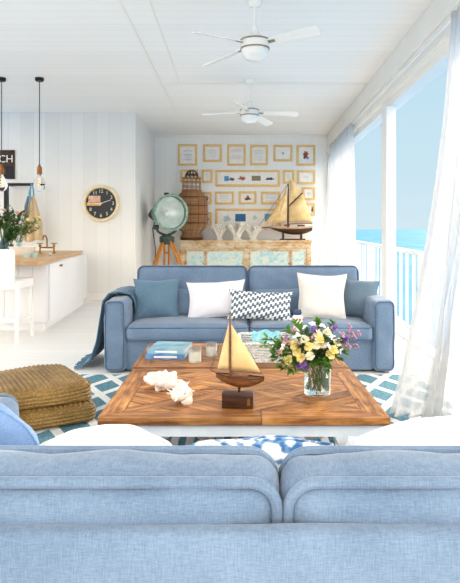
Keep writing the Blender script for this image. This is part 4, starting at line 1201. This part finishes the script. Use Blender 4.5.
# vintage searchlight on a tripod
def searchlight():
    d = 11.9; k = d/F; c = at(171, 212, d)
    t_ = thing('searchlight_lamp', 'vintage green searchlight on orange wooden tripod left of the sideboard', 'lamp', (c.x-.12, d+.1, 0))
    o0 = Vector((c.x-.12, d+.1, 0))
    yaw = R(32)   # drum axis turned a little to the right of the camera
    ax = Vector((math.sin(yaw), -math.cos(yaw), .03)).normalized()
    def ringm(off): return Matrix.Translation(off-o0) @ ax.to_track_quat('Z', 'Y').to_matrix().to_4x4()
    fc = at(171, 212.5, d-.12); r = 17.5*k
    bm = bmesh.new(); lathe(bm, [(r*.42, -.62), (r*.50, -.55), (r*.66, -.42), (r*.86, -.24), (r*.96, -.08), (r*1.0, .0)], 40, mat=ringm(fc)); mesh_obj('drum', bm, M['lampgreen'], t_).modifiers.new('t', 'SOLIDIFY').thickness = .006
    bm = bmesh.new(); lathe(bm, [(r*.93, -.02), (r*1.04, -.02), (r*1.05, .03), (r*.99, .05), (r*.93, .035), (r*.93, -.02)], 44, mat=ringm(fc)); mesh_obj('rim', bm, M['lampgreen'], t_)
    bm = bmesh.new(); lathe(bm, [(r*.92, .018), (r*.6, .028), (0, .034), (0, .028), (r*.6, .022), (r*.92, .012), (r*.92, .018)], 40, mat=ringm(fc)); mesh_obj('lens', bm, M['thin_glass'], t_)
    bm = bmesh.new(); lathe(bm, [(0, -.30), (r*.35, -.27), (r*.65, -.18), (r*.9, -.04)], 40, mat=ringm(fc)); mesh_obj('reflector', bm, M['mirror'], t_)
    bm = bmesh.new(); lathe(bm, [(0, -.26), (.05, -.25), (.06, -.18), (.04, -.13), (0, -.11)], 20, mat=ringm(fc)); mesh_obj('bulb', bm, M['opal'], t_)
    bm = bmesh.new(); lathe(bm, [(0, -.92), (r*.22, -.91), (r*.30, -.84), (r*.30, -.76), (r*.42, -.70), (r*.46, -.60), (0, -.60)], 28, mat=ringm(fc)); mesh_obj('rear_housing', bm, M['lampdark'], t_)
    bm = bmesh.new(); box(bm, Vector((0, 0, 0)), (.10, .12, .03), None, .008); bmesh.ops.transform(bm, matrix=ringm(fc+Vector((0, 0, r*1.0))-ax*.2), verts=bm.verts[:]); mesh_obj('vent', bm, M['lampdark'], t_)
    hub = Vector((fc.x-.10, d+.1, at(0, 236, d).z))
    sd = Vector((math.cos(yaw), math.sin(yaw), 0)); cc = fc-ax*.2
    bm = bmesh.new()
    pts = []
    for s in range(13):
        a = math.pi*s/12; pts.append(cc+sd*math.cos(a)**3*(r*.62)-Vector((0, 0, 1))*(r*.78+math.sin(a)**.5*r*.52)-o0)
    tube(bm, pts, .026, 8); mesh_obj('yoke', bm, M['lampdark'], t_)
    bot = cc-Vector((0, 0, r*1.34)); top_z = bot.z
    for s in (-1, 1):
        bm = bmesh.new(); lathe(bm, [(0, -.05), (.05, -.05), (.05, .03), (0, .03)], 14, mat=Matrix.Translation(cc+sd*s*r*.62-Vector((0, 0, r*.82))-o0) @ sd.to_track_quat('Z', 'Y').to_matrix().to_4x4()); mesh_obj('pivot_knob', bm, M['lampdark'], t_)
    bm = bmesh.new(); lathe(bm, [(0, -.16), (.10, -.16), (.13, -.09), (.13, 0), (.06, .03), (0, .03)], 20, c=(bot.x-o0.x, bot.y-o0.y, top_z)); mesh_obj('tripod_head', bm, M['lampdark'], t_)
    hz = top_z-.06
    for px, off in ((145, -.05), (158, .62), (196, -.12)):
        pass
    for (dx, dy) in ((-.36, -.22), (-.05, .45), (.50, -.20)):
        a = Vector((bot.x-o0.x+dx*.16, bot.y-o0.y+dy*.16, hz)); b_ = Vector((bot.x-o0.x+dx*1.1, bot.y-o0.y+dy*1.1, .0))
        sdv = (b_-a).cross(Vector((dy, -dx, 0)).normalized()).normalized(); tv = Vector((-dy, dx, 0)).normalized()
        bm = bmesh.new()
        for s in (-1, 1): tube(bm, [a+tv*s*.045, a.lerp(b_, .55)+tv*s*.05, b_+tv*s*.015], .023, 4)
        for f in (.25, .55, .8): tube(bm, [a.lerp(b_, f)-tv*.05, a.lerp(b_, f)+tv*.05], .014, 4)
        lg = mesh_obj('tripod_leg', bm, M['tripodwood'], t_, False)
        bm = bmesh.new(); tube(bm, [a.lerp(b_, .97), b_], [.03, .01], 6); mesh_obj('metal_foot', bm, M['lampdark'], lg)
        bm = bmesh.new(); box(bm, a, (.15, .10, .12), None, .01); mesh_obj('leg_bracket', bm, M['lampdark'], lg)
    bm = bmesh.new(); tube(bm, [cc-ax*.45-o0, cc-ax*.55-o0+Vector((-.05, 0, -.3)), Vector((bot.x-o0.x-.22, bot.y-o0.y, .9)), Vector((bot.x-o0.x-.25, bot.y-o0.y+.05, .02))], .010, 6); mesh_obj('power_cord', bm, M['black_metal'], t_)
searchlight()

# ------------------------------------------------------------ picture frames
def frame(label, x0, x1, y0, y1, blobs, name='picture_frame', fw=.028):
    d = YB-.02; a = at(x0, y1, d); b_ = at(x1, y0, d)
    w, h = b_.x-a.x, b_.z-a.z
    t_ = thing(name, label, 'picture frame', ((a.x+b_.x)/2, YB-.001, (a.z+b_.z)/2), 0, 'honey wood frames on the picture wall')
    bm = bmesh.new(); f = .050
    bxx(bm, -w/2, w/2, -.03, 0, h/2-f, h/2, .003); bxx(bm, -w/2, w/2, -.03, 0, -h/2, -h/2+f, .003)
    bxx(bm, -w/2, -w/2+f, -.0295, 0, -h/2+f*.9, h/2-f*.9, .003); bxx(bm, w/2-f, w/2, -.0295, 0, -h/2+f*.9, h/2-f*.9, .003)
    mesh_obj('wood_moulding', bm, M['frame_wood'], t_)
    bm = bmesh.new(); bxx(bm, -w/2+f*.9, w/2-f*.9, -.012, -.002, -h/2+f*.9, h/2-f*.9); mesh_obj('picture_mat', bm, M['paper'], t_, False)
    for (cx, cz, bw, bh, col, kind) in blobs:
        key = 'ink'+col
        if key not in M: M[key] = mott('print_ink_'+col[1:], col, col, 20, .8)
        bm = bmesh.new(); X = cx*w; Z = cz*h; BW, BH = bw*w, bh*h
        if kind == 'r': bxx(bm, X-BW/2, X+BW/2, -.014, -.0121, Z-BH/2, Z+BH/2)
        elif kind == 'l':   # lines of handwriting or pencil strokes
            for q in range(3):
                zz = Z+BH*(q-1)/2; tube(bm, [(X-BW/2+BW*s/10, -.0135, zz+BH*.12*math.sin(s*2.1+q)) for s in range(11)], .0035, 4)
        else:               # a soft drawn motif
            n = 14; sd = rnd.uniform(0, 9); vs = [bm.verts.new((X+math.cos(2*math.pi*q/n)*BW/2*(.75+.35*math.sin(q*2.3+sd)), -.0135, Z+math.sin(2*math.pi*q/n)*BH/2*(.75+.3*math.cos(q*1.9+sd)))) for q in range(n)]
            ctr = bm.verts.new((X, -.0135, Z))
            for q in range(n): bm.faces.new((ctr, vs[(q+1) % n], vs[q]))
            bmesh.ops.recalc_face_normals(bm, faces=bm.faces[:])
        mesh_obj('printed_motif', bm, M[key], t_, False)
B_ = [
 ('top row picture one, a blue grey sketch in a tall honey frame', 178, 197.3, 144.3, 165.7, [(0, 0, .42, .4, '#8C96A8', 'l'), (.04, -.1, .3, .25, '#A9A4B4', 'l')]),
 ('top row picture two, a faint small sketch in a squarish honey frame', 203.3, 222, 144.4, 162, [(0, 0, .35, .3, '#AEB4BE', 'l')]),
 ('top row picture three, pinkish handwritten sheet in a honey frame', 227.3, 245.7, 144.5, 165.7, [(0, .22, .6, .12, '#D6B8AE', 'l'), (0, -.1, .6, .14, '#C9A89E', 'l')]),
 ('top row picture four, grey lines of script in a honey frame', 250, 268, 145, 165.3, [(0, .15, .5, .16, '#A8BCBC', 'l'), (0, -.15, .5, .16, '#B4BCC0', 'l')]),
 ('top row picture five, a tiny pale green motif in a squarish frame', 273.4, 292.4, 145, 161.5, [(0, 0, .16, .22, '#9AB4A2', 'b')]),
 ('top row picture six at far right, a red and brown figure', 296.4, 315.3, 145, 165.8, [(0, .1, .34, .3, '#A8503E', 'b'), (-.03, -.05, .28, .3, '#7A4A48', 'b'), (.1, -.12, .16, .2, '#8E9AB0', 'b')]),
 ('second row picture partly behind the top of the wicker lantern', 180.4, 198.3, 169.6, 182.5, [(0, 0, .4, .4, '#9AA0AE', 'l')]),
 ('second row small narrow picture left of the long frame', 201.8, 212.6, 169.6, 182.7, [(0, 0, .3, .3, '#C6B0BA', 'l')]),
 ('long frame in second row holding four small colour prints', 215.6, 280, 170, 186.5, [(-.33, -.02, .07, .3, '#4F9AC4', 'r'), (-.25, -.05, .11, .26, '#565A62', 'b'), (-.09, 0, .14, .3, '#B0604A', 'b'), (.13, 0, .14, .3, '#8E7E6A', 'r'), (.34, -.03, .16, .22, '#2E4058', 'b')]),
 ('second row small blank picture beside the ship\'s topmast', 283, 294.5, 170, 183.5, [(0, 0, .3, .3, '#D8CCC0', 'l')]),
 ('second row picture at far right, almost blank', 297.3, 315.3, 170.3, 184, [(0, 0, .3, .12, '#D0D2D0', 'l')]),
 ('third row narrow pink picture just right of the wicker lantern', 202, 211.8, 191.8, 204.4, [(0, 0, .45, .6, '#B48CA4', 'b'), (.05, -.1, .2, .3, '#7A5A6E', 'b')]),
 ('third row picture with pale green sketch in a honey frame', 215.2, 234, 191.5, 204.4, [(0, 0, .45, .35, '#9CB4AE', 'l')]),
 ('third row picture with a brown sailing boat', 238.8, 256.6, 191.3, 204.2, [(0, -.08, .45, .3, '#6E3E28', 'b'), (0, .08, .18, .35, '#A8683E', 'b')]),
 ('third row picture with lilac blue strokes, behind ship\'s jib', 261, 280.5, 191.5, 204.2, [(0, 0, .5, .5, '#9AA6C4', 'l')]),
 ('third row small picture at far right above the ship\'s stern', 302.5, 315.3, 187, 200, [(0, 0, .3, .2, '#B4C4CA', 'l')]),
 ('fourth row narrow pink picture beside the lantern\'s belly', 202, 211.8, 212, 225.3, [(0, 0, .45, .6, '#B88AA6', 'b'), (.0, -.1, .2, .3, '#704E66', 'b')]),
 ('long frame in fourth row holding blue prints above the corals', 215.6, 281, 208.7, 228.5, [(-.33, 0, .13, .4, '#B6CCD4', 'b'), (-.12, .05, .16, .38, '#3E6FA2', 'r'), (.10, .05, .08, .3, '#C2D0D4', 'b'), (.33, .05, .16, .38, '#7FA9C8', 'r')]),
 ('fourth row small picture at far right behind the ship\'s sail', 303, 315.3, 203, 215.5, [(.25, 0, .2, .6, '#8A5A4A', 'b')]),
]
for row in B_: frame(*row)

# ------------------------------------------------------------ wall clock
def clock():
    d = YK; c = at(101.3, 203.5, d); r = 18.2*d/F
    t_ = thing('wall_clock', 'round black faced clock with pale gold rim on the kitchen wall', 'clock', (c.x, YK-.002, c.z))
    rm = Matrix.Rotation(R(90), 4, 'X')
    bm = bmesh.new(); lathe(bm, [(r*.84, 0), (r*1.0, 0), (r*1.02, .03), (r*.98, .065), (r*.90, .07), (r*.84, .05), (r*.83, .02)], 56, mat=rm); mesh_obj('rim', bm, M['gold'], t_)
    mf, tt, bb = base('black_clock_face', '#1B1B20', .35)
    bm = bmesh.new(); lathe(bm, [(0, 0), (r*.85, 0), (r*.85, .022), (0, .022)], 48, mat=rm); face = mesh_obj('clock_face', bm, mf, t_, True)
    # pink and orange blocks painted as a reflection at the dial's left
    mp = mott('painted_pink_reflection', '#C9977F', '#E2B79A', 16, .5)
    mo = mott('painted_orange_reflection', '#D69A4C', '#EFC07C', 16, .5)
    bm = bmesh.new(); box(bm, (-r*.36, -.0235, r*.24), (r*.66, .002, r*.36)); mesh_obj('pink_reflection', bm, mp, face, False)
    bm = bmesh.new(); box(bm, (-r*.40, -.0235, -r*.04), (r*.78, .002, r*.16)); mesh_obj('orange_reflection', bm, mo, face, False)
    mn = mott('cream_numeral', '#D9D2C4', '#EFEADF', 20, .6)
    for h in range(1, 13):
        a = R(90-30*h); bm = text_bm(str(h), r*.26)
        mesh_obj('numeral', bm, mn, face, False, loc=(math.cos(a)*r*.66, -.0255, math.sin(a)*r*.66))
    for nm, ang, L, w in (('minute_hand', 20, .62, .028), ('hour_hand', 178, .42, .04)):
        bm = bmesh.new(); box(bm, (r*L*.42, 0, 0), (r*L, .003, r*w)); mesh_obj(nm, bm, mn, t_, False, loc=(0, -.032, 0), rot=(0, -R(ang), 0))
    bm = bmesh.new(); lathe(bm, [(0, .024), (.018, .024), (.018, .04), (0, .042)], 16, mat=rm); mesh_obj('centre_pin', bm, M['gold'], t_)
clock()

# ------------------------------------------------------------ ceiling fans
def fan(label, px, d, hub_y, angs, droop, R0, group=None):
    x = (px-CX)*d/F; hz = CH+(CY-hub_y)*d/F
    t_ = thing('ceiling_fan', label, 'ceiling fan', (x, d, H))
    z = hz-H
    bm = bmesh.new(); lathe(bm, [(0, 0), (.068, 0), (.066, -.035), (.05, -.06), (.016, -.075), (0, -.075)], 28); mesh_obj('canopy', bm, M['opal'], t_)
    bm = bmesh.new(); tube(bm, [(0, 0, -.07), (0, 0, z+.14)], .012, 10); mesh_obj('downrod', bm, M['opal'], t_)
    bm = bmesh.new(); lathe(bm, [(0, .17), (.03, .17), (.035, .145), (.03, .13), (.045, .10), (.10, .06), (.13, .045), (.135, .02), (.135, -.03), (.12, -.045), (0, -.045)], 36, c=(0, 0, z)); mo_ = mesh_obj('motor_housing', bm, M['opal'], t_)
    bm = bmesh.new(); lathe(bm, [(.128, .048), (.139, .046), (.139, .034), (.13, .032)], 36, c=(0, 0, z)); mesh_obj('metal_band', bm, M['bronze'], mo_)
    bm = bmesh.new(); lathe(bm, [(.130, -.035), (.128, -.06), (.115, -.10), (.08, -.135), (.04, -.15), (0, -.153)], 36, c=(0, 0, z)); mesh_obj('glass_shade', bm, M['opal'], t_)
    bm = bmesh.new(); lathe(bm, [(.12, -.030), (.138, -.032), (.138, -.044), (.12, -.046)], 36, c=(0, 0, z)); mesh_obj('metal_band', bm, M['bronze'], mo_)
    for a, dp, pit in zip(angs, droop, (0, 0, 0, 0)):
        bm = bmesh.new()
        pts = [(.13, -.03), (.20, -.055), (R0-.04, -.075), (R0, -.055), (R0, .055), (R0-.03, .07), (.20, .05), (.13, .03)]
        prism(bm, pts, -.004, .004)
        mt = Matrix.Translation((0, 0, z+.01)) @ Matrix.Rotation(R(a), 4, 'Z') @ Matrix.Rotation(R(dp), 4, 'Y') @ Matrix.Rotation(R(-15), 4, 'X')
        bmesh.ops.transform(bm, matrix=mt, verts=bm.verts[:]); bl = mesh_obj('blade', bm, M['opal'], t_, False)
        bm = bmesh.new(); box(bm, (.15, 0, -.008), (.10, .035, .008), None, .002); bmesh.ops.transform(bm, matrix=mt, verts=bm.verts[:]); mesh_obj('blade_iron', bm, M['bronze'], bl)
fan('nearer white three blade ceiling fan with globe light and bronze band', 255, 5.6, 45, (-25, 209, 140), (-4, -1, 9), .62)
fan('farther white ceiling fan with globe light, toward the picture wall', 249.5, 8.6, 113, (2, 188, 255, 62), (2, 4, 0, 6), .70)

# ------------------------------------------------------------ kitchen island
def island():
    t_ = thing('kitchen_island', 'white kitchen island cabinet under a wooden worktop at the left', 'cabinet')
    bm = bmesh.new(); prism(bm, [(-4.5, 7.66), (-2.375, 7.66), (-2.56, 10.4), (-4.5, 10.4)], .10, .868, .003); mesh_obj('cabinet_body', bm, M['gloss_white'], t_, False)
    bm = bmesh.new(); prism(bm, [(-4.5, 7.70), (-2.43, 7.70), (-2.61, 10.36), (-4.5, 10.36)], 0, .10); mesh_obj('plinth', bm, M['gloss_white'], t_, False)
    # end door and boards facing the camera
    a = Vector((-2.375, 7.66, 0)); b_ = Vector((-2.56, 10.4, 0)); dr_ = (b_-a).normalized(); nr = Vector((dr_.y, -dr_.x, 0))
    ang = math.atan2(dr_.y, dr_.x); rot = Matrix.Rotation(ang, 3, 'Z')
    for i, (s0, s1) in enumerate(((.03, 2.70),)):
        c = a+dr_*(s0+s1)/2+nr*.011
        bm = bmesh.new(); box(bm, (c.x, c.y, .485), (s1-s0, .018, .74), rot, .003); dd = mesh_obj('door', bm, M['gloss_white'], t_)
        hc = a+dr_*.62+nr*.03
        bm = bmesh.new(); 
        for s in (-.05, .05): q = hc+dr_*s; ball(bm, (q.x, q.y, .80), .013, 2)
        tube(bm, [tuple((hc-dr_*.06+Vector((0, 0, .80)))[:]), tuple((hc+nr*.015+Vector((0, 0, .79)))[:]), tuple((hc+dr_*.06+Vector((0, 0, .80)))[:])], .009, 6)
        mesh_obj('handle', bm, M['brass'], dd)
    for i in range(12):
        x1 = -2.39-i*.18; bm = bmesh.new(); bxx(bm, x1-.176, x1, 7.648, 7.662, .11, .866, .002); mesh_obj('panel_board', bm, M['gloss_white'], t_)
    w_ = thing('worktop', 'butcher block wooden worktop on the white kitchen island', 'worktop', (0, 0, 0))
    bm = bmesh.new(); prism(bm, [(-4.6, 7.10), (-2.27, 7.10), (-2.67, 10.6), (-4.6, 10.6)], .869, .92, .004); mesh_obj('wood_slab', bm, M['worktop'], w_)
island()

def stool():
    t_ = thing('bar_stool', 'white wooden bar stool with solid back drawn up to the island', 'stool', (-2.66, 7.02, 0))
    W = M['white']; hw, hd = .21, .23
    for sx, sy in ((-1, 1), (1, 1)):
        bm = bmesh.new(); tube(bm, [(sx*(hw+.01), sy*(hd+.01), 0), (sx*(hw-.01), sy*(hd-.03), .66)], [.021, .026], 4); mesh_obj('leg', bm, W, t_, False)
    for sx in (-1, 1):
        bm = bmesh.new(); tube(bm, [(sx*(hw+.0), -hd-.03, 0), (sx*hw, -hd+.01, .60), (sx*hw, -hd, .70)], [.021, .027, .027], 4); mesh_obj('leg', bm, W, t_, False)
    bm = bmesh.new(); rbox(bm, (0, .0, .665), (.48, .50, .11), .02, (10, 10, 5), (0, 0, .008), .001, 2); mesh_obj('seat', bm, W, t_)
    bm = bmesh.new(); rbox(bm, (-.03, -hd-.03, .87), (.44, .055, .40), .018, (12, 4, 10), (0, .004, .004), .001, 2); mesh_obj('backrest', bm, W, t_, rot=None)
    bm = bmesh.new()
    for sx in (-1, 1): box(bm, (sx*hw, 0, .25), (.028, 2*hd, .045))
    box(bm, (0, hd-.01, .19), (2*hw, .028, .045)); box(bm, (0, -hd-.01, .27), (2*hw, .028, .045)); mesh_obj('footrest', bm, W, t_, False)
stool()

# things on the worktop
WZ = .92
def tap():
    t_ = thing('bridge_tap', 'brass bridge tap with two cross handles on the worktop', 'tap', (at(47, 0, 9.4).x, 9.4, WZ))
    for s in (-.11, .11):
        bm = bmesh.new(); lathe(bm, [(0, 0), (.03, 0), (.03, .012), (.014, .02), (.014, .10), (.022, .105), (.022, .14), (0, .145)], 14, c=(s, 0, 0))
        mesh_obj('valve', bm, M['brass'], t_)
    bm = bmesh.new(); tube(bm, [(-.11, 0, .09), (.11, 0, .09)], .012, 8); mesh_obj('bridge', bm, M['brass'], t_)
    bm = bmesh.new(); tube(bm, [(0, 0, .09), (0, 0, .22), (-.01, -.03, .27), (-.02, -.09, .28), (-.02, -.13, .25), (-.02, -.14, .21)], .012, 8); mesh_obj('spout', bm, M['brass'], t_)
    for s in (-.11, .11):
        bm = bmesh.new(); tube(bm, [(s-.04, 0, .155), (s+.04, 0, .155)], .007, 6); tube(bm, [(s, -.04, .155), (s, .04, .155)], .007, 6)
        for q in ((s-.04, 0), (s+.04, 0), (s, -.04), (s, .04)): ball(bm, (q[0], q[1], .155), .010, 1)
        mesh_obj('cross_handle', bm, M['brass'], t_)
tap()
def basin():
    p = at(25, 0, 8.6)
    bm = bmesh.new(); lathe(bm, [(0, 0), (.11, 0), (.13, .01), (.165, .08), (.19, .13), (.18, .13), (.155, .08), (.12, .02), (0, .016)], 32)
    o = mesh_obj('serving_bowl', bm, M['terracotta'], loc=(p.x, 8.5, WZ)); tag(o, 'wide pale ceramic bowl on the worktop in front of the plants', 'bowl')
    for i, (px, d, r, h, lab) in enumerate(((27, 7.9, .05, .05, 'low aqua glass dish at the front of the worktop, left one'), (34.5, 7.95, .045, .06, 'small aqua glass cup on the worktop, right one near the corner'), (50, 8.4, .03, .05, 'tiny clear glass cup on worktop in front of the tap'))):
        q = at(px, 0, d); bm = bmesh.new(); lathe(bm, [(0, 0), (r*.6, 0), (r*.8, h*.3), (r, h), (r*.92, h), (r*.7, h*.35), (0, .006)], 20)
        oo = mesh_obj('glass_dish', bm, M['aquaclear'] if i < 2 else M['glass'], loc=(q.x, q.y, WZ)); tag(oo, lab, 'glass dish')
basin()
def plant(label, px, d, h, top, spread, seed, leafm, vm, flowers=()):
    rr = random.Random(seed); p = at(px, 0, d)
    t_ = thing('vase_with_greenery', label, 'plant', (p.x, p.y, WZ))
    bm = bmesh.new(); lathe(bm, [(0, 0), (.05, 0), (.065, .02), (.065, h*.6), (.035, h*.85), (.035, h), (.028, h), (.028, h*.85), (.055, h*.6), (.055, .02), (0, .012)], 24); mesh_obj('vase', bm, vm, t_)
    st = bmesh.new(); lf = bmesh.new(); fs = bmesh.new()
    for i in range(24):
        a = rr.uniform(0, 6.28); s = rr.uniform(.2, 1)*spread; e = Vector((math.cos(a)*s, math.sin(a)*s*.7, h+top*rr.uniform(.55, 1)*(1-.35*s/spread)))
        pts = [Vector((0, 0, h*.4)), Vector((e.x*.1, e.y*.1, h)), Vector((e.x*.5, e.y*.5, h+(e.z-h)*.6)), e]
        tube(st, pts, .003, 4)
        for q in range(20):
            f = rr.uniform(.25, 1); b_ = pts[1].lerp(e, f)+Vector((0, 0, .1*math.sin(math.pi*f)*spread))
            d_ = Vector((rr.uniform(-1, 1), rr.uniform(-1, 1), rr.uniform(-.3, 1))).normalized(); L = rr.uniform(.05, .095); sd = d_.cross(Vector((.3, .2, 1))).normalized()*L*.28
            v = [lf.verts.new(b_), lf.verts.new(b_+d_*L*.5+sd), lf.verts.new(b_+d_*L), lf.verts.new(b_+d_*L*.5-sd)]; lf.faces.new(v)
        if flowers and i % 2 == 0:
            ball(fs, e, .028, 1); mesh_obj('flower_head', fs, M[flowers], t_); fs = bmesh.new()
    mesh_obj('stems', st, M['stem'], t_); mesh_obj('foliage', lf, M[leafm], t_, False)
    fs.free()
plant('leafy bunch with pink heads in dark bottle at the left frame edge', 3, 8.9, .26, .55, .38, 4, 'leaf_dark', M['bottle'], 'pink_petal')
plant('airy sage green branches in aqua vase next to the hanging apron', 19, 9.1, .18, .55, .36, 8, 'leaf_sage', M['aquaclear'], 'yellow')
plant('dark leafy sprigs in clear vase between the bottle and the bowl', 11, 8.75, .16, .30, .20, 13, 'leaf_dark', M['bottle'], None)

# wall rack with apron, sign
def rack():
    a = at(7, 184.5, 10.8); b_ = at(37, 184.5, 10.8)
    t_ = thing('wall_rack', 'black metal bar rack fixed to the kitchen wall behind the plants', 'rack', (a.x, 10.98, 0))
    bm = bmesh.new(); bxx(bm, 0, b_.x-a.x, -.20, -.14, a.z-.025, a.z+.025); mesh_obj('hanging_bar', bm, M['black_metal'], t_, False)
    bm = bmesh.new(); bxx(bm, -.05, .02, -.20, -.14, .93, a.z+.025); mesh_obj('upright', bm, M['black_metal'], t_, False)
    bm = bmesh.new(); 
    for x in (.0, b_.x-a.x-.05): bxx(bm, x, x+.03, -.14, .018, a.z-.02, a.z+.02)
    mesh_obj('wall_bracket', bm, M['black_metal'], t_, False)
    ap = thing('hanging_apron', 'beige canvas apron with blue ribbon hanging from the black rack', 'apron')
    bm = bmesh.new(); n = 16; g = []
    top = at(32, 196, 10.72); bot = at(32.5, 241, 10.72)
    for i in range(n+1):
        w = i/n; row = []
        for j in range(n+1):
            u = j/n*2-1; hw = (.03+.13*min(1, w*1.6)**.8); row.append(bm.verts.new((top.x+u*hw+.02*w, top.y+.03*math.sin(u*7+w)*(.3+w), top.z+(bot.z-top.z)*w+.02*math.sin(u*3))))
        g.append(row)
    for i in range(n):
        for j in range(n): bm.faces.new((g[i][j], g[i][j+1], g[i+1][j+1], g[i+1][j]))
    o = mesh_obj('apron_cloth', bm, M['apron'], ap, autos=180); o.modifiers.new('t', 'SOLIDIFY').thickness = .006
    bm = bmesh.new(); tube(bm, [top+Vector((-.03, 0, 0)), at(30, 190, 10.6), at(31.5, 183, 10.62), at(33.5, 190, 10.6), top+Vector((.03, 0, 0))], .014, 6)
    tube(bm, [at(31, 187, 10.58), at(29, 193, 10.58), at(30.5, 203, 10.6)], .012, 5); mesh_obj('ribbon_loop', bm, M['ribbon'], ap)
    # second cloth, grey-blue strap side
    bm = bmesh.new(); tube(bm, [at(28.5, 196, 10.68), at(26, 206, 10.68), at(25, 222, 10.68)], [.02, .03, .02], 6); mesh_obj('apron_tie', bm, M['greyblue'], ap)
rack()
def sign():
    a = at(-14, 178.5, 10.9); b_ = at(13, 149.5, 10.9)
    t_ = thing('wall_sign', 'dark brown wooden sign with cream capitals on the kitchen wall', 'sign', ((a.x+b_.x)/2, YK-.001, (a.z+b_.z)/2))
    w, h = b_.x-a.x, b_.z-a.z
    bm = bmesh.new(); bxx(bm, -w/2, w/2, -.03, 0, -h/2, h/2, .003); mesh_obj('board', bm, M['signwood'], t_)
    bm = text_bm('CH', .19, .002); mesh_obj('lettering', bm, M['terracotta'], t_, False, loc=(w/2-.155, -.032, h*.18))
    bm = bmesh.new(); bxx(bm, w/2-.15, w/2-.02, -.035, -.03, -h/2+.02, -h*.08); mesh_obj('chalk_panel', bm, M['black_metal'], t_, False)
sign()

# pendants
def pendant(label, px, d, ytop, ysock, sx=1):
    x = (px-CX)*d/F; t_ = thing('pendant_lamp', label, 'pendant lamp', (x, d, H))
    z0 = CH+(CY-ysock)*d/F-H
    bm = bmesh.new(); lathe(bm, [(0, 0), (.062, 0), (.062, -.035), (.05, -.05), (0, -.05)], 24); mesh_obj('canopy', bm, M['black_metal'], t_)
    bm = bmesh.new(); tube(bm, [(0, 0, -.045), (0, 0, z0)], .006, 6); mesh_obj('cord', bm, M['black_metal'], t_)
    bm = bmesh.new(); lathe(bm, [(0, .01), (.012, .01), (.02, -.02), (.034, -.035), (.037, -.12), (.03, -.135), (0, -.135)], 20, c=(0, 0, z0)); mesh_obj('socket', bm, M['copper'], t_)
    bm = bmesh.new(); lathe(bm, [(.022, -.13), (.03, -.16), (.07, -.22), (.085, -.28), (.07, -.34), (.03, -.372), (0, -.378)], 28, c=(0, 0, z0)); mesh_obj('globe_bulb', bm, M['thin_glass'], t_)
    bm = bmesh.new(); tube(bm, [(.02*math.cos(k*1.3), .02*math.sin(k*1.3), z0-.18-k*.008) for k in range(16)], .0025, 4); mesh_obj('filament', bm, M['filament'], t_)
pendant('bare bulb pendant lamp with copper socket, the right one of the pair', 39.5, 8.5, 78, 165)
pendant('bare bulb pendant lamp with copper socket, the left one at the frame edge', 1.5, 8.5, 78, 165)

# light switch
bm = bmesh.new(); bxx(bm, XS, XS+.01, 12.72, 12.82, 1.0, 1.12, .002); o = mesh_obj('light_switch', bm, M['socket'])
tag(o, 'small white light switch on the side wall left of the searchlight', 'switch')

# ------------------------------------------------------------ light
w = bpy.data.worlds.new('world'); sc.world = w; w.use_nodes = True; t = NT(w)
bg = t.n['Background']
tc = t.add('ShaderNodeTexCoord').outputs['Generated']; sp = t.add('ShaderNodeSeparateXYZ'); t.link(tc, sp.inputs[0])
sky = t.ramp(sp.outputs[2], [(0.0, lin('#D2E8F1')), (.10, lin('#C8E4F1')), (.35, lin('#BADCEF')), (1.0, lin('#A9CFE8'))])
# extra brightness added to the unseen sky behind and left, filling the room
side = t.math('MULTIPLY', sp.outputs[1], -1.0); side = t.math('ADD', side, t.math('MULTIPLY', sp.outputs[0], -1.1))
fac = t.math('MULTIPLY', t.math('ADD', side, .15), 1.4, True)
up = t.math('MULTIPLY', t.math('ADD', sp.outputs[2], .05), 3.0, True)
sky = t.mix(.24, sky, (0, 0, 0, 1))
sky_fill = t.math('MULTIPLY', t.math('SUBTRACT', .80, sp.outputs[1]), 3.2, True)  # added fill over the sky out of view, right side and overhead included
sky = t.mix(t.math('MULTIPLY', sky_fill, t.math('MULTIPLY', t.math('ADD', sp.outputs[2], .08), 5.0, True)), sky, (3.4, 3.08, 2.6, 1))
cl = t.mix(t.math('MULTIPLY', fac, up), sky, (2.8, 2.6, 2.25, 1))
t.link(cl, bg.inputs[0]); bg.inputs[1].default_value = .95
sun = bpy.data.lights.new('sun', 'SUN'); sun.energy = 2.2; sun.angle = R(1.0); sun.color = (1, .93, .82)
so = bpy.data.objects.new('sun', sun); COL.objects.link(so)
so.rotation_euler = (-Vector((1.0, 1.6, .40*1.887))).to_track_quat('-Z', 'Y').to_euler()

sc.view_settings.view_transform = 'Standard'; sc.view_settings.look = 'None'; sc.view_settings.gamma = 1
sc.view_settings.use_curve_mapping = False; sc.view_settings.exposure = .50
# repeats share a group
for key, grp in (('pendant_lamp', 'pendant lamps over the kitchen island'), ('ceiling_fan', 'white ceiling fans'), ('branch_coral', 'branch corals on the sideboard'),
                 ('woven_floor_cushion', 'stacked woven floor cushions'), ('book', 'books on the rear coffee table'), ('coffee_table', 'pair of pine coffee tables'),
                 ('sheer_curtain', 'sheer curtains at the sea window'), ('candle_glass', 'candles on the rear coffee table'), ('bolster_cushion', 'bolster cushions of the far sofa'),
                 ('sofa', 'blue linen sofas'), ('vase_with_greenery', 'vases of greenery on the worktop'), ('glass_dish', 'small glass dishes on the worktop')):
    for o in bpy.data.objects:
        if o.parent is None and 'label' in o and o.name.split('.')[0] == key: o['group'] = grp
for o in bpy.data.objects:
    if o.parent is None and o.name.split('.')[0] == 'cushion' and 'label' in o:
        o['group'] = 'scatter cushions on the near sofa' if o.location.y < 3 else 'scatter cushions on the far sofa'
